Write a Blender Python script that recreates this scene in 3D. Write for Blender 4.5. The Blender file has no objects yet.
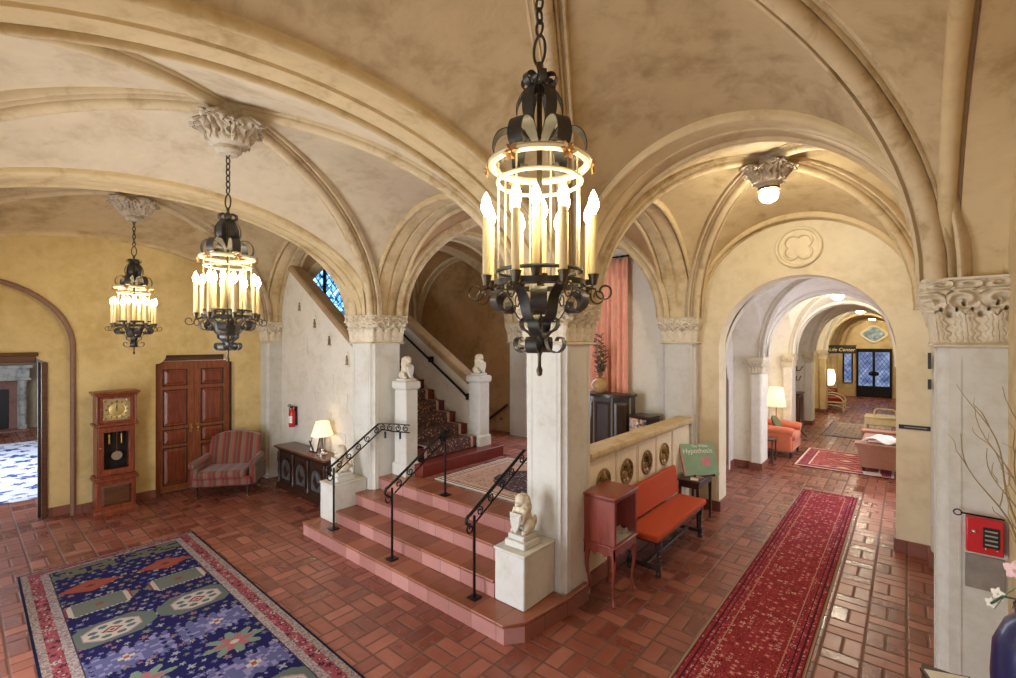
import bpy, bmesh, math, random
import numpy as np
from mathutils import Vector, Matrix
from math import pi, sin, cos, tan, sqrt, radians, atan2

random.seed(7)
SC = bpy.context.scene
COL = SC.collection

# ---------------------------------------------------------------- mesh builder
class MB:
    def __init__(self):
        self.v = []; self.f = []; self.mi = []; self.M = None; self.m = 0
    def add(self, p):
        p = Vector(p)
        if self.M is not None: p = self.M @ p
        self.v.append((p.x, p.y, p.z)); return len(self.v) - 1
    def face(self, idx):
        self.f.append(tuple(idx)); self.mi.append(self.m)
    def poly(self, pts):
        self.face([self.add(p) for p in pts])
    def box(self, x0, x1, y0, y1, z0, z1):
        i = [self.add(p) for p in ((x0,y0,z0),(x1,y0,z0),(x1,y1,z0),(x0,y1,z0),(x0,y0,z1),(x1,y0,z1),(x1,y1,z1),(x0,y1,z1))]
        for q in ((3,2,1,0),(4,5,6,7),(0,1,5,4),(1,2,6,5),(2,3,7,6),(3,0,4,7)):
            self.face([i[k] for k in q])
        return self
    def frustum(self, x0,x1,y0,y1,z0, X0,X1,Y0,Y1,z1):
        i = [self.add(p) for p in ((x0,y0,z0),(x1,y0,z0),(x1,y1,z0),(x0,y1,z0),(X0,Y0,z1),(X1,Y0,z1),(X1,Y1,z1),(X0,Y1,z1))]
        for q in ((3,2,1,0),(4,5,6,7),(0,1,5,4),(1,2,6,5),(2,3,7,6),(3,0,4,7)):
            self.face([i[k] for k in q])
        return self
    def prism(self, poly, z0, z1, bottom=True, top=True):
        a = [self.add((p[0],p[1],z0)) for p in poly]; b = [self.add((p[0],p[1],z1)) for p in poly]
        n = len(poly)
        for k in range(n): self.face((a[k], a[(k+1)%n], b[(k+1)%n], b[k]))
        if bottom: self.face(a[::-1])
        if top: self.face(b)
        return self
    def loft(self, rings, closed=True, caps=True):
        ids = [[self.add(p) for p in r] for r in rings]
        n = len(rings[0])
        for a, b in zip(ids, ids[1:]):
            for k in range(n if closed else n-1):
                self.face((a[k], a[(k+1)%n], b[(k+1)%n], b[k]))
        if caps and closed:
            self.face(ids[0][::-1]); self.face(ids[-1])
        return self
    def lathe(self, prof, n=24, c=(0,0,0), sx=1, sy=1, caps=True):
        rings = [[(c[0]+r*sx*cos(2*pi*k/n), c[1]+r*sy*sin(2*pi*k/n), c[2]+z) for k in range(n)] for r, z in prof]
        return self.loft(rings, True, caps)
    def tube(self, path, r, n=8, closed=False, caps=True):
        P = [Vector(p) for p in path]; m = len(P)
        R = r if isinstance(r, (list, tuple)) else [r]*m
        T = []
        for i in range(m):
            if closed: t = P[(i+1)%m] - P[i-1]
            else: t = P[min(i+1,m-1)] - P[max(i-1,0)]
            T.append(t.normalized() if t.length > 1e-9 else Vector((0,0,1)))
        u = T[0].orthogonal().normalized(); rings = []
        for i in range(m):
            u = (u - T[i]*u.dot(T[i]))
            u = u.normalized() if u.length > 1e-6 else T[i].orthogonal().normalized()
            w = T[i].cross(u)
            rings.append([P[i] + (u*cos(2*pi*k/n) + w*sin(2*pi*k/n))*R[i] for k in range(n)])
        if closed: rings.append(rings[0])
        return self.loft(rings, True, caps and not closed)
    def ribbon(self, path, wdir, w, t, curve=False):
        """flat strap: path points, width along wdir, thickness t along the normal"""
        wd = Vector(wdir).normalized(); rings = []
        ws = w if isinstance(w, (list, tuple)) else [w]*len(path)
        if curve: P, ws = MB.spline(path, list(ws))
        else: P = [Vector(p) for p in path]
        for i in range(len(P)):
            tg = (P[min(i+1,len(P)-1)] - P[max(i-1,0)]).normalized()
            nn = tg.cross(wd).normalized()
            a = wd*(ws[i]/2); b = nn*(t/2)
            rings.append([P[i]-a-b, P[i]+a-b, P[i]+a+b, P[i]-a+b])
        return self.loft(rings)
    def spline(P, ws=None, m=4):
        P = [Vector(p) for p in P]; out = []; wo = []
        for i in range(len(P)-1):
            a, b, c, d = P[max(i-1,0)], P[i], P[i+1], P[min(i+2,len(P)-1)]
            for k in range(m):
                t = k/m
                out.append(.5*((2*b)+(c-a)*t+(2*a-5*b+4*c-d)*t*t+(3*b-a-3*c+d)*t**3))
                if ws: wo.append(ws[i]+(ws[i+1]-ws[i])*t)
        out.append(P[-1])
        if ws: wo.append(ws[-1])
        return (out, wo) if ws else out
    spline = staticmethod(spline)
    def sweep(self, path, prof, side, closed_prof=False, caps=False):
        """path in a plane; side: unit vector normal to that plane; prof (s,n): s along side, n along outward normal"""
        P = [Vector(p) for p in path]; S = Vector(side).normalized(); rings = []
        for i in range(len(P)):
            tg = (P[min(i+1,len(P)-1)] - P[max(i-1,0)]).normalized()
            N = S.cross(tg).normalized()
            if i == 0: sgn = 1
            rings.append([P[i] + S*s + N*n for s, n in prof])
        return self.loft(rings, closed_prof, caps)
    def ell(self, c, r, nu=14, nv=9, rot=None):
        M0 = self.M
        L = Matrix.Translation(Vector(c))
        if rot is not None: L = L @ rot.to_4x4()
        self.M = L if M0 is None else M0 @ L
        rings = []
        for j in range(nv+1):
            th = pi*j/nv
            rr = max(sin(th), 0.012)
            rings.append([(r[0]*rr*cos(2*pi*k/nu), r[1]*rr*sin(2*pi*k/nu), -r[2]*cos(th)) for k in range(nu)])
        self.loft(rings)
        self.M = M0
        return self
    def grid(self, fn, nu, nv):
        ids = [[self.add(fn(i/nu, j/nv)) for j in range(nv+1)] for i in range(nu+1)]
        for i in range(nu):
            for j in range(nv):
                self.face((ids[i][j], ids[i+1][j], ids[i+1][j+1], ids[i][j+1]))
        return self
    def build(self, name, mats, parent=None, smooth=40, bevel=0, seg=2, remesh=0, weld=False):
        me = bpy.data.meshes.new(name)
        me.from_pydata(self.v, [], self.f)
        mats = mats if isinstance(mats, (list, tuple)) else [mats]
        for m in mats: me.materials.append(m)
        if len(mats) > 1: me.polygons.foreach_set('material_index', self.mi)
        bm = bmesh.new(); bm.from_mesh(me)
        if weld: bmesh.ops.remove_doubles(bm, verts=bm.verts, dist=1e-5)
        bmesh.ops.recalc_face_normals(bm, faces=bm.faces)
        bm.to_mesh(me); bm.free()
        me.update()
        if smooth:
            me.polygons.foreach_set('use_smooth', [True]*len(me.polygons))
            me.set_sharp_from_angle(angle=radians(smooth))
        o = bpy.data.objects.new(name, me); COL.objects.link(o)
        if remesh:
            r = o.modifiers.new('remesh', 'REMESH'); r.mode = 'VOXEL'; r.voxel_size = remesh; r.use_smooth_shade = True
            s = o.modifiers.new('smooth', 'SMOOTH'); s.iterations = 3; s.factor = 0.5
        if bevel:
            b = o.modifiers.new('bevel', 'BEVEL'); b.width = bevel; b.segments = seg; b.limit_method = 'ANGLE'; b.angle_limit = radians(35)
            b.harden_normals = False
        if parent is not None: o.parent = parent
        return o

def tag(o, label=None, cat=None, group=None, kind=None):
    if label: o['label'] = label
    if cat: o['category'] = cat
    if group: o['group'] = group
    if kind: o['kind'] = kind
    return o
def thing(name, label, cat, loc=(0,0,0), rz=0.0, group=None, scale=1.0):
    o = bpy.data.objects.new(name, None); COL.objects.link(o)
    o.empty_display_size = 0.1
    o.location = loc; o.rotation_euler = (0,0,rz); o.scale = (scale,)*3
    return tag(o, label, cat, group)
def struct(o, label, cat): return tag(o, label, cat, kind='structure')
def root(name, label, cat, loc=(0,0,0)):
    o = bpy.data.objects.new(name, None); COL.objects.link(o); o.location = loc
    return tag(o, label, cat, kind='structure')
def copy_tree(o, parent=None):
    c = o.copy(); COL.objects.link(c)
    if parent is not None:
        c.parent = parent
    for ch in [x for x in KIDS.get(o.name, [])]: copy_tree(ch, c)
    return c
KIDS = {}
def index_kids():
    KIDS.clear()
    for o in bpy.data.objects:
        if o.parent: KIDS.setdefault(o.parent.name, []).append(o)
def dup(o, loc, rz=0.0, label=None, scale=None):
    index_kids()
    c = copy_tree(o); c.location = loc; c.rotation_euler = (0,0,rz)
    if label: c['label'] = label
    if scale: c.scale = (scale,)*3
    return c

# ---------------------------------------------------------------- materials
def lin(c): return c/12.92 if c <= .04045 else ((c+.055)/1.055)**2.4
def rgb(r, g, b): return (lin(r/255), lin(g/255), lin(b/255), 1)
class NT:
    def __init__(self, name):
        self.mat = bpy.data.materials.new(name); self.mat.use_nodes = True
        self.t = self.mat.node_tree; self.b = self.t.nodes['Principled BSDF']
    def n(self, typ, **kw):
        x = self.t.nodes.new(typ)
        for k, v in kw.items(): setattr(x, k, v)
        return x
    def l(self, a, b): self.t.links.new(a, b)
    def val(self, sock, v):
        if hasattr(v, 'is_output'): self.l(v, sock)
        else: sock.default_value = v
    def math(self, op, a, b=None, c=None):
        x = self.n('ShaderNodeMath', operation=op)
        self.val(x.inputs[0], a)
        if b is not None: self.val(x.inputs[1], b)
        if c is not None: self.val(x.inputs[2], c)
        return x.outputs[0]
    def mix(self, f, a, b, blend='MIX'):
        x = self.n('ShaderNodeMix', data_type='RGBA', blend_type=blend)
        self.val(x.inputs[0], f); self.val(x.inputs[6], a); self.val(x.inputs[7], b)
        return x.outputs[2]
    def noise(self, scale, detail=3, rough=.55, vec=None, dist=0):
        x = self.n('ShaderNodeTexNoise'); x.inputs['Scale'].default_value = scale
        x.inputs['Detail'].default_value = detail; x.inputs['Roughness'].default_value = rough
        x.inputs['Distortion'].default_value = dist
        if vec is not None: self.l(vec, x.inputs['Vector'])
        return x.outputs['Fac']
    def ramp(self, fac, stops):
        x = self.n('ShaderNodeValToRGB'); e = x.color_ramp.elements
        while len(e) < len(stops): e.new(0.5)
        for k, (p, c) in enumerate(stops): e[k].position = p; e[k].color = c
        self.l(fac, x.inputs[0]); return x.outputs['Color']
    def bump(self, h, strength=.3, dist=.01):
        x = self.n('ShaderNodeBump'); x.inputs['Strength'].default_value = strength; x.inputs['Distance'].default_value = dist
        self.l(h, x.inputs['Height']); self.l(x.outputs['Normal'], self.b.inputs['Normal'])
    def coord(self, kind='Object'):
        return self.n('ShaderNodeTexCoord').outputs[kind]
    def pos(self):
        return self.n('ShaderNodeNewGeometry').outputs['Position']
def scale_c(c, k): return (min(c[0]*k,1), min(c[1]*k,1), min(c[2]*k,1), 1)

def plain(name, c, rough=.5, metal=0, vary=.12, nscale=12, bump=0, bscale=60, emit=None, estr=0, sheen=0, coat=0, spec=.5):
    N = NT(name); b = N.b
    co = N.coord()
    if vary:
        f = N.noise(nscale, 4, .6, co)
        N.l(N.ramp(f, [(.3, scale_c(c, 1-vary)), (.7, scale_c(c, 1+vary))]), b.inputs['Base Color'])
    else: b.inputs['Base Color'].default_value = c
    b.inputs['Roughness'].default_value = rough; b.inputs['Metallic'].default_value = metal
    b.inputs['Specular IOR Level'].default_value = spec
    if sheen: b.inputs['Sheen Weight'].default_value = sheen
    if coat: b.inputs['Coat Weight'].default_value = coat; b.inputs['Coat Roughness'].default_value = .15
    if emit: b.inputs['Emission Color'].default_value = emit; b.inputs['Emission Strength'].default_value = estr
    if bump: N.bump(N.noise(bscale, 3, .6, co), bump, .004)
    return N.mat
def plaster(name, c, c2=None, mott=.16, big=1.1, small=7, bump=.25):
    """trowelled plaster: cloudy mottling in two sizes"""
    N = NT(name); p = N.pos()
    c2 = c2 or scale_c(c, .8)
    f1 = N.noise(big, 5, .62, p, .6); f2 = N.noise(small, 5, .65, p, .4)
    f = N.math('ADD', N.math('MULTIPLY', f1, .6), N.math('MULTIPLY', f2, .4))
    N.l(N.ramp(f, [(.36, c2), (.5, c), (.64, scale_c(c, 1+mott))]), N.b.inputs['Base Color'])
    N.b.inputs['Roughness'].default_value = .75; N.b.inputs['Specular IOR Level'].default_value = .3
    N.bump(N.math('ADD', N.math('MULTIPLY', N.noise(35, 3, .6, p), .4), f2), bump, .01)
    return N.mat
def wood(name, c, c2, rough=.35, scale=3, coat=.2, axis=2):
    N = NT(name); co = N.coord()
    mp = N.n('ShaderNodeMapping'); N.l(co, mp.inputs[0])
    s = [9, 9, 9]; s[axis] = 1.0; mp.inputs['Scale'].default_value = s
    f = N.noise(scale, 6, .6, mp.outputs[0], 1.2)
    N.l(N.ramp(f, [(.3, c2), (.65, c)]), N.b.inputs['Base Color'])
    N.b.inputs['Roughness'].default_value = rough
    N.b.inputs['Coat Weight'].default_value = coat; N.b.inputs['Coat Roughness'].default_value = .2
    N.bump(f, .12, .003)
    return N.mat
def colattr(name, rough=.95, nscale=240, sheen=.0):
    N = NT(name)
    a = N.n('ShaderNodeVertexColor', layer_name='Col')
    f = N.noise(nscale, 2, .5, N.coord())
    m = N.mix(.35, a.outputs['Color'], N.ramp(f, [(.3, (.55,.55,.55,1)), (.7, (1,1,1,1))]), 'MULTIPLY')
    N.l(m, N.b.inputs['Base Color']); N.b.inputs['Roughness'].default_value = rough
    N.b.inputs['Sheen Weight'].default_value = sheen; N.b.inputs['Specular IOR Level'].default_value = .12
    N.bump(f, .3, .003)
    return N.mat

def tile_floor(name, cell=.27, stripe=False):
    """basket weave of paired terracotta tiles, two to a square, turned in alternate squares"""
    N = NT(name); p = N.pos()
    sx = N.n('ShaderNodeSeparateXYZ'); N.l(p, sx.inputs[0])
    X = N.math('DIVIDE', sx.outputs[0], cell); Y = N.math('DIVIDE', sx.outputs[1], cell)
    ix = N.math('FLOOR', X); iy = N.math('FLOOR', Y)
    fx = N.math('SUBTRACT', X, ix); fy = N.math('SUBTRACT', Y, iy)
    par = N.math('MODULO', N.math('ABSOLUTE', N.math('ADD', ix, iy)), 2.0)
    par = N.math('GREATER_THAN', par, .5)
    # a: along the split direction
    a = N.math('ADD', N.math('MULTIPLY', fx, par), N.math('MULTIPLY', fy, N.math('SUBTRACT', 1.0, par)))
    b = N.math('ADD', N.math('MULTIPLY', fy, par), N.math('MULTIPLY', fx, N.math('SUBTRACT', 1.0, par)))
    a2 = N.math('MULTIPLY', a, 2.0); ia = N.math('FLOOR', a2); fa = N.math('SUBTRACT', a2, ia)
    da = N.math('MULTIPLY', N.math('MINIMUM', fa, N.math('SUBTRACT', 1.0, fa)), .5)
    db = N.math('MINIMUM', b, N.math('SUBTRACT', 1.0, b))
    d = N.math('MINIMUM', da, db)
    d = N.math('ADD', d, N.math('MULTIPLY', N.math('SUBTRACT', N.noise(30, 2, .5, p), .5), .02))
    mr = N.n('ShaderNodeMapRange', interpolation_type='SMOOTHSTEP'); N.l(d, mr.inputs[0])
    mr.inputs[1].default_value = .01; mr.inputs[2].default_value = .06
    h = mr.outputs[0]
    cv = N.n('ShaderNodeCombineXYZ'); N.l(ix, cv.inputs[0]); N.l(iy, cv.inputs[1]); N.l(ia, cv.inputs[2])
    wn = N.n('ShaderNodeTexWhiteNoise'); N.l(cv.outputs[0], wn.inputs['Vector'])
    r = wn.outputs['Value']
    cl = N.noise(9, 4, .6, p)
    tone = N.math('ADD', N.math('MULTIPLY', r, .55), N.math('MULTIPLY', cl, .45))
    tc = N.ramp(tone, [(.2, rgb(112,60,48)), (.45, rgb(134,74,58)), (.62, rgb(148,86,68)), (.85, rgb(166,104,86))])
    col = N.mix(h, rgb(100,64,48), tc)
    N.l(col, N.b.inputs['Base Color'])
    rr = N.math('ADD', .17, N.math('MULTIPLY', N.math('ADD', r, N.noise(5, 3, .6, p)), .14))
    rr = N.math('ADD', rr, N.math('MULTIPLY', N.math('SUBTRACT', 1.0, h), .35))
    N.l(rr, N.b.inputs['Roughness'])
    N.b.inputs['Specular IOR Level'].default_value = .6
    # each tile tips a little its own way
    tl = N.n('ShaderNodeSeparateXYZ'); N.l(wn.outputs['Color'], tl.inputs[0])
    tip = N.math('ADD', N.math('MULTIPLY', N.math('SUBTRACT', tl.outputs[0], .5), fa), N.math('MULTIPLY', N.math('SUBTRACT', tl.outputs[1], .5), b))
    hh = N.math('ADD', N.math('ADD', h, N.math('MULTIPLY', tip, .9)), N.math('MULTIPLY', N.noise(14, 3, .6, p), .5))
    N.bump(hh, .45, .006)
    return N.mat
def tile_run(name, c_lo, c_hi, grout, length=.3, rough=.4):
    """single row of tiles with upright joints along X or Y"""
    N = NT(name); p = N.pos()
    sx = N.n('ShaderNodeSeparateXYZ'); N.l(p, sx.inputs[0])
    gm = N.n('ShaderNodeNewGeometry'); sn = N.n('ShaderNodeSeparateXYZ'); N.l(gm.outputs['Normal'], sn.inputs[0])
    horiz = N.math('GREATER_THAN', N.math('ABSOLUTE', sn.outputs[0]), .8)
    s = N.math('ADD', N.math('MULTIPLY', sx.outputs[1], horiz), N.math('MULTIPLY', sx.outputs[0], N.math('SUBTRACT', 1.0, horiz)))
    row = N.math('FLOOR', N.math('MULTIPLY', sx.outputs[2], 6.0))
    S = N.math('ADD', N.math('DIVIDE', s, length), N.math('MULTIPLY', row, .37))
    i = N.math('FLOOR', S); f = N.math('SUBTRACT', S, i)
    d = N.math('MINIMUM', f, N.math('SUBTRACT', 1.0, f))
    mr = N.n('ShaderNodeMapRange'); N.l(d, mr.inputs[0]); mr.inputs[1].default_value = .008; mr.inputs[2].default_value = .022
    wn = N.n('ShaderNodeTexWhiteNoise', noise_dimensions='2D'); cv = N.n('ShaderNodeCombineXYZ'); N.l(i, cv.inputs[0]); N.l(row, cv.inputs[1]); N.l(cv.outputs[0], wn.inputs['Vector'])
    tone = N.math('ADD', N.math('MULTIPLY', wn.outputs['Value'], .6), N.math('MULTIPLY', N.noise(10, 4, .6, p), .4))
    N.l(N.mix(mr.outputs[0], grout, N.ramp(tone, [(.25, c_lo), (.75, c_hi)])), N.b.inputs['Base Color'])
    N.b.inputs['Roughness'].default_value = rough
    N.bump(N.math('ADD', mr.outputs[0], N.math('MULTIPLY', N.noise(20, 3, .6, p), .4)), .3, .004)
    return N.mat
def emissive(name, c, s):
    N = NT(name); N.b.inputs['Base Color'].default_value = (0,0,0,1); N.b.inputs['Emission Color'].default_value = c
    N.b.inputs['Emission Strength'].default_value = s; N.b.inputs['Roughness'].default_value = .3
    return N.mat
def window_glow(name, stops, s, scale=4, detail=4):
    N = NT(name)
    f = N.noise(scale, detail, .6, N.pos(), .5)
    c = N.ramp(f, stops)
    N.b.inputs['Base Color'].default_value = (.02,.02,.03,1); N.b.inputs['Roughness'].default_value = .1
    N.l(c, N.b.inputs['Emission Color']); N.b.inputs['Emission Strength'].default_value = s
    return N.mat

M = {}
M['ochre'] = plaster('ochre_plaster', rgb(218,194,136), rgb(202,174,112), .12)
M['entry'] = plaster('entry_plaster', rgb(208,188,142), rgb(190,166,116), .1)
M['landing'] = plaster('dimmed_landing_plaster', rgb(176,140,94), rgb(150,114,70), .14)  # brown tone with the dimness of the stairwell put into the colour
M['cream'] = plaster('cream_plaster', rgb(228,215,184), rgb(216,199,162), .08)
M['stone'] = plaster('pier_stone', rgb(206,203,193), rgb(194,188,172), .06, 2, 14, .12)
M['vault'] = plaster('vault_plaster', rgb(190,168,130), rgb(160,136,98), .12, 1.3, 6, .3)
M['vault_daylit'] = plaster('daylit_vault_plaster', rgb(204,188,160), rgb(180,160,128), .1, 1.3, 6, .3)  # paler copy of the vault plaster, daylight painted into its colour
M['boss'] = plaster('boss_stone', rgb(190,176,154), rgb(150,134,110), .08, 5, 26, .25)
M['rib'] = plaster('rib_stone', rgb(200,180,144), rgb(166,140,100), .1, 2.5, 12, .15)
M['arch'] = plaster('arch_stone', rgb(206,184,142), rgb(180,154,108), .1, 2, 10, .25)
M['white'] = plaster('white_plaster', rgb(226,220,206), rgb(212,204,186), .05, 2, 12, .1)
M['stairwall'] = plaster('stairwell_plaster', rgb(196,166,118), rgb(176,142,94), .12)
M['carved'] = plaster('carved_stone', rgb(214,202,178), rgb(190,172,140), .08, 3, 22, .2)
M['roundel'] = plaster('gilded_stone', rgb(150,122,78), rgb(78,58,36), .2, 6, 34, .4)
M['floor'] = tile_floor('terracotta_basketweave')
M['tread'] = tile_run('terracotta_tread', rgb(128,74,52), rgb(156,96,70), rgb(96,62,48), .29, .27)
M['riser'] = tile_run('pink_terracotta_riser', rgb(156,104,94), rgb(184,132,122), rgb(128,92,86), .29, .4)
M['skirt'] = tile_run('terracotta_skirting', rgb(120,70,56), rgb(146,92,76), rgb(90,60,50), .3, .45)
M['redpaint'] = plain('dark_red_paint', rgb(112,42,32), .35, vary=.15)
M['wood_red'] = wood('cherry_wood', rgb(146,72,42), rgb(98,42,26), .35)
M['wood_door'] = wood('door_wood', rgb(160,88,48), rgb(118,58,30), .4)
M['wood_dark'] = wood('dark_oak', rgb(64,40,28), rgb(34,20,14), .4)
M['wood_mid'] = wood('walnut', rgb(104,64,38), rgb(70,40,24), .35, axis=1)
M['rosewood'] = wood('rosewood', rgb(150,68,52), rgb(112,44,36), .28, coat=.4)
M['iron'] = plain('wrought_iron', rgb(66,62,56), .42, .35, .25, 30, .2, 90)
M['ironblack'] = plain('black_iron', rgb(26,25,26), .4, .6, .2, 30)
M['bronze'] = plain('bronze_iron', rgb(92,80,62), .35, .8, .25, 20)
M['brass'] = plain('brass', rgb(190,150,80), .28, .9, .1)
M['gild'] = plain('gilded_rosette', rgb(206,164,112), .35, .7, .2, 30)
M['enamel'] = plain('cream_painted_iron', rgb(214,206,176), .35, .25, .08)
M['candle'] = plain('ivory_candle', rgb(236,214,160), .5, vary=.05, emit=rgb(255,214,140), estr=.0)
M['bulb'] = emissive('candle_bulb_glow', (1.0,.84,.50,1), 84)
M['lamp_glass'] = emissive('frosted_lamp_glass', (1.0,.90,.68,1), 290)
M['corridor_glass'] = emissive('corridor_lamp_glass', (1.0,.88,.66,1), 270)
M['shade'] = plain('lamp_shade', rgb(250,232,196), .8, vary=.03, emit=(1.0,.78,.48,1), estr=.8)
M['curtain'] = plain('coral_curtain', rgb(246,186,162), .85, vary=.08, sheen=.3)
M['coral'] = plain('coral_upholstery', rgb(186,76,40), .85, vary=.08, nscale=30, bump=.15, bscale=250, sheen=.05, spec=.2)
M['orange'] = plain('salmon_upholstery', rgb(206,112,76), .8, vary=.1, sheen=.3)
M['mauve'] = plain('mauve_upholstery', rgb(178,128,108), .85, vary=.08, sheen=.3)
M['beige'] = plain('beige_cushion', rgb(206,190,150), .85, vary=.08, sheen=.2)
M['whitecloth'] = plain('white_throw', rgb(236,236,240), .85, vary=.04, bump=.4, bscale=25)
M['redcloth'] = plain('red_cushion_cloth', rgb(150,40,36), .85, vary=.1)
M['olive'] = plain('olive_cushion_cloth', rgb(112,108,72), .85, vary=.3, nscale=40)
M['wicker'] = plain('cream_wicker', rgb(224,206,160), .6, vary=.1)
M['leaf'] = plain('green_leaf', rgb(60,140,70), .5, vary=.25)
M['leafdark'] = plain('dark_leaf', rgb(70,84,58), .5, vary=.25)
M['petal'] = plain('pale_pink_petal', rgb(240,200,196), .6, vary=.1, nscale=40)
M['petalw'] = plain('cream_petal', rgb(240,236,214), .6, vary=.06)
M['twig'] = plain('dry_twig', rgb(150,128,88), .7, vary=.2)
M['navy'] = plain('navy_ceramic', rgb(34,38,84), .3, vary=.2, nscale=40, coat=.3)
M['redbox'] = plain('red_enamel', rgb(196,28,34), .35, vary=.05, coat=.3)
M['dark'] = plain('dark_void', rgb(20,17,16), .5, vary=.1)
M['steel'] = plain('dull_steel', rgb(142,132,122), .45, .2, .25, 9)
M['chrome'] = plain('chrome', rgb(200,200,205), .2, .9, .05)
M['paper'] = plain('paper', rgb(236,234,226), .7, vary=.03)
M['black'] = plain('black_paint', rgb(22,22,22), .4, vary=.1)
M['gilt_paint'] = plain('gilt_letter_paint', rgb(226,206,150), .5, vary=.05)
M['white_paint'] = plain('white_letter_paint', rgb(244,244,240), .6, vary=.02)
M['green_cover'] = plain('green_book_cover', rgb(142,176,146), .5, vary=.12, nscale=5)
M['pink_patch'] = plain('pink_cover_patch', rgb(206,140,146), .5, vary=.12, nscale=20)
M['marble'] = plaster('grey_marble', rgb(176,178,172), rgb(120,124,122), .15, 3, 10, .15)
M['pinkstone'] = plaster('pink_stone', rgb(150,112,100), rgb(124,90,80), .1, 3, 12, .1)
M['dial'] = plain('brass_dial', rgb(206,184,120), .35, .5, .15, 50)
M['silver_dial'] = plain('dial_plate', rgb(176,164,140), .4, .5, .15, 60)
M['tanpot'] = plain('tan_ceramic', rgb(196,156,104), .4, vary=.15, nscale=14)
M['floral'] = plain('dried_flower', rgb(120,100,78), .7, vary=.4, nscale=40)
M['rugattr'] = colattr('woven_rug')
def striped():
    N = NT('striped_upholstery'); co = N.coord()
    sp = N.n('ShaderNodeSeparateXYZ'); N.l(co, sp.inputs[0])
    w = N.math('FRACT', N.math('MULTIPLY', N.math('ADD', sp.outputs[0], 3.0), 5.2))
    c = N.ramp(w, [(0.0, rgb(112,44,34)), (.16, rgb(112,44,34)), (.22, rgb(128,100,72)), (.34, rgb(104,88,76)), (.44, rgb(124,92,62)), (.52, rgb(146,66,52)), (.66, rgb(132,44,40)), (.72, rgb(82,48,38)), (.86, rgb(112,84,60)), (.94, rgb(112,44,34))])
    N.l(c, N.b.inputs['Base Color']); N.b.inputs['Roughness'].default_value = .8; N.b.inputs['Sheen Weight'].default_value = .3
    return N.mat
M['striped'] = striped()
def glass_mat():
    N = NT('cabinet_glass'); b = N.b
    t = N.n('ShaderNodeBsdfTransparent'); g = N.n('ShaderNodeBsdfGlossy'); g.inputs['Roughness'].default_value = .05
    x = N.n('ShaderNodeMixShader'); x.inputs[0].default_value = .07; N.l(t.outputs[0], x.inputs[1]); N.l(g.outputs[0], x.inputs[2])
    N.l(x.outputs[0], N.t.nodes['Material Output'].inputs['Surface'])
    return N.mat
M['glass'] = glass_mat()
def runner_mat():
    N = NT('stair_carpet'); p = N.pos()
    v = N.n('ShaderNodeTexVoronoi'); v.inputs['Scale'].default_value = 26; N.l(p, v.inputs['Vector'])
    f = N.noise(34, 3, .6, p)
    c = N.ramp(v.outputs['Distance'], [(.0, rgb(214,184,150)), (.2, rgb(180,136,104)), (.34, rgb(74,52,48)), (.6, rgb(52,38,38))])
    N.l(N.mix(N.math('MULTIPLY', f, .4), c, rgb(120,70,56)), N.b.inputs['Base Color'])
    N.b.inputs['Roughness'].default_value = .9
    return N.mat
M['stairrug'] = runner_mat()
M['rugborder'] = plain('pale_carpet_border', rgb(176,150,136), .9, vary=.2, nscale=60)
M['win_blue'] = window_glow('leaded_sky_glass', [(.3, rgb(18,30,40)), (.45, rgb(40,80,110)), (.55, rgb(110,170,220)), (.7, rgb(225,240,255))], 3.5, 9, 5)
M['win_far'] = window_glow('leaded_dusk_glass', [(.3, rgb(70,84,130)), (.5, rgb(110,130,176)), (.75, rgb(180,196,226))], 1.0, 2.5, 3)
M['daylight'] = window_glow('daylight_glass', [(.3, (.74,.84,1,1)), (.7, (.92,.96,1,1))], 17.5, 1.5, 3)
M['daylight_b'] = window_glow('daylight_glass_cool', [(.3, (.66,.74,1,1)), (.7, (.86,.9,1,1))], 7.5, 1.5, 3)
M['daylight_d'] = window_glow('daylight_glass_far_room', [(.3, (.66,.76,1,1)), (.7, (.86,.92,1,1))], 18, 1.5, 3)
M['daylight_c'] = window_glow('daylight_glass_dim', [(.3, (.66,.76,1,1)), (.7, (.86,.92,1,1))], 4, 1.5, 3)
# ================================================================ camera
F = 470.0; HCAM = 2.5; YAW = radians(40.33)
cd = bpy.data.cameras.new('camera'); cam = bpy.data.objects.new('camera', cd); COL.objects.link(cam)
cd.sensor_width = 36; cd.lens = F/1016*36; cd.shift_y = 2.0/1016; cd.clip_start = .02
cam.location = (0,0,HCAM); cam.rotation_euler = (pi/2, 0, YAW); SC.camera = cam

ZS = 2.85                      # springing of the big vaults
LZ_ = .66
ZC0, ZC1 = 2.46, 2.85          # carved capitals
XW, XE, YS, YN = -9.15, .41, -.79, 7.25

def wall(axis, c0, c1, u0, u1, ztop, openings, z0=0.0):
    """wall between planes c0 and c1; openings: polylines (u,z) from their foot at u-low to their foot at u-high"""
    mb = MB(); pts = [(u0, z0)]
    for op in sorted(openings, key=lambda o: o[0][0]): pts += op
    pts += [(u1, z0), (u1, ztop), (u0, ztop)]
    P = (lambda c, u, z: (c, u, z)) if axis == 'x' else (lambda c, u, z: (u, c, z))
    for c in (c0, c1): mb.poly([P(c, u, z) for u, z in pts])
    n = len(pts)
    for k in range(n):
        a, b = pts[k], pts[(k+1) % n]
        mb.poly([P(c0,*a), P(c0,*b), P(c1,*b), P(c1,*a)])
    return mb
def arch_open(u0, u1, hs, rise=None, n=28, foot=0.0):
    c = (u0+u1)/2; r = (u1-u0)/2; rise = r if rise is None else rise
    return [(u0, foot)] + [(c - r*cos(pi*k/n), hs + rise*sin(pi*k/n)) for k in range(n+1)] + [(u1, foot)]
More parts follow.
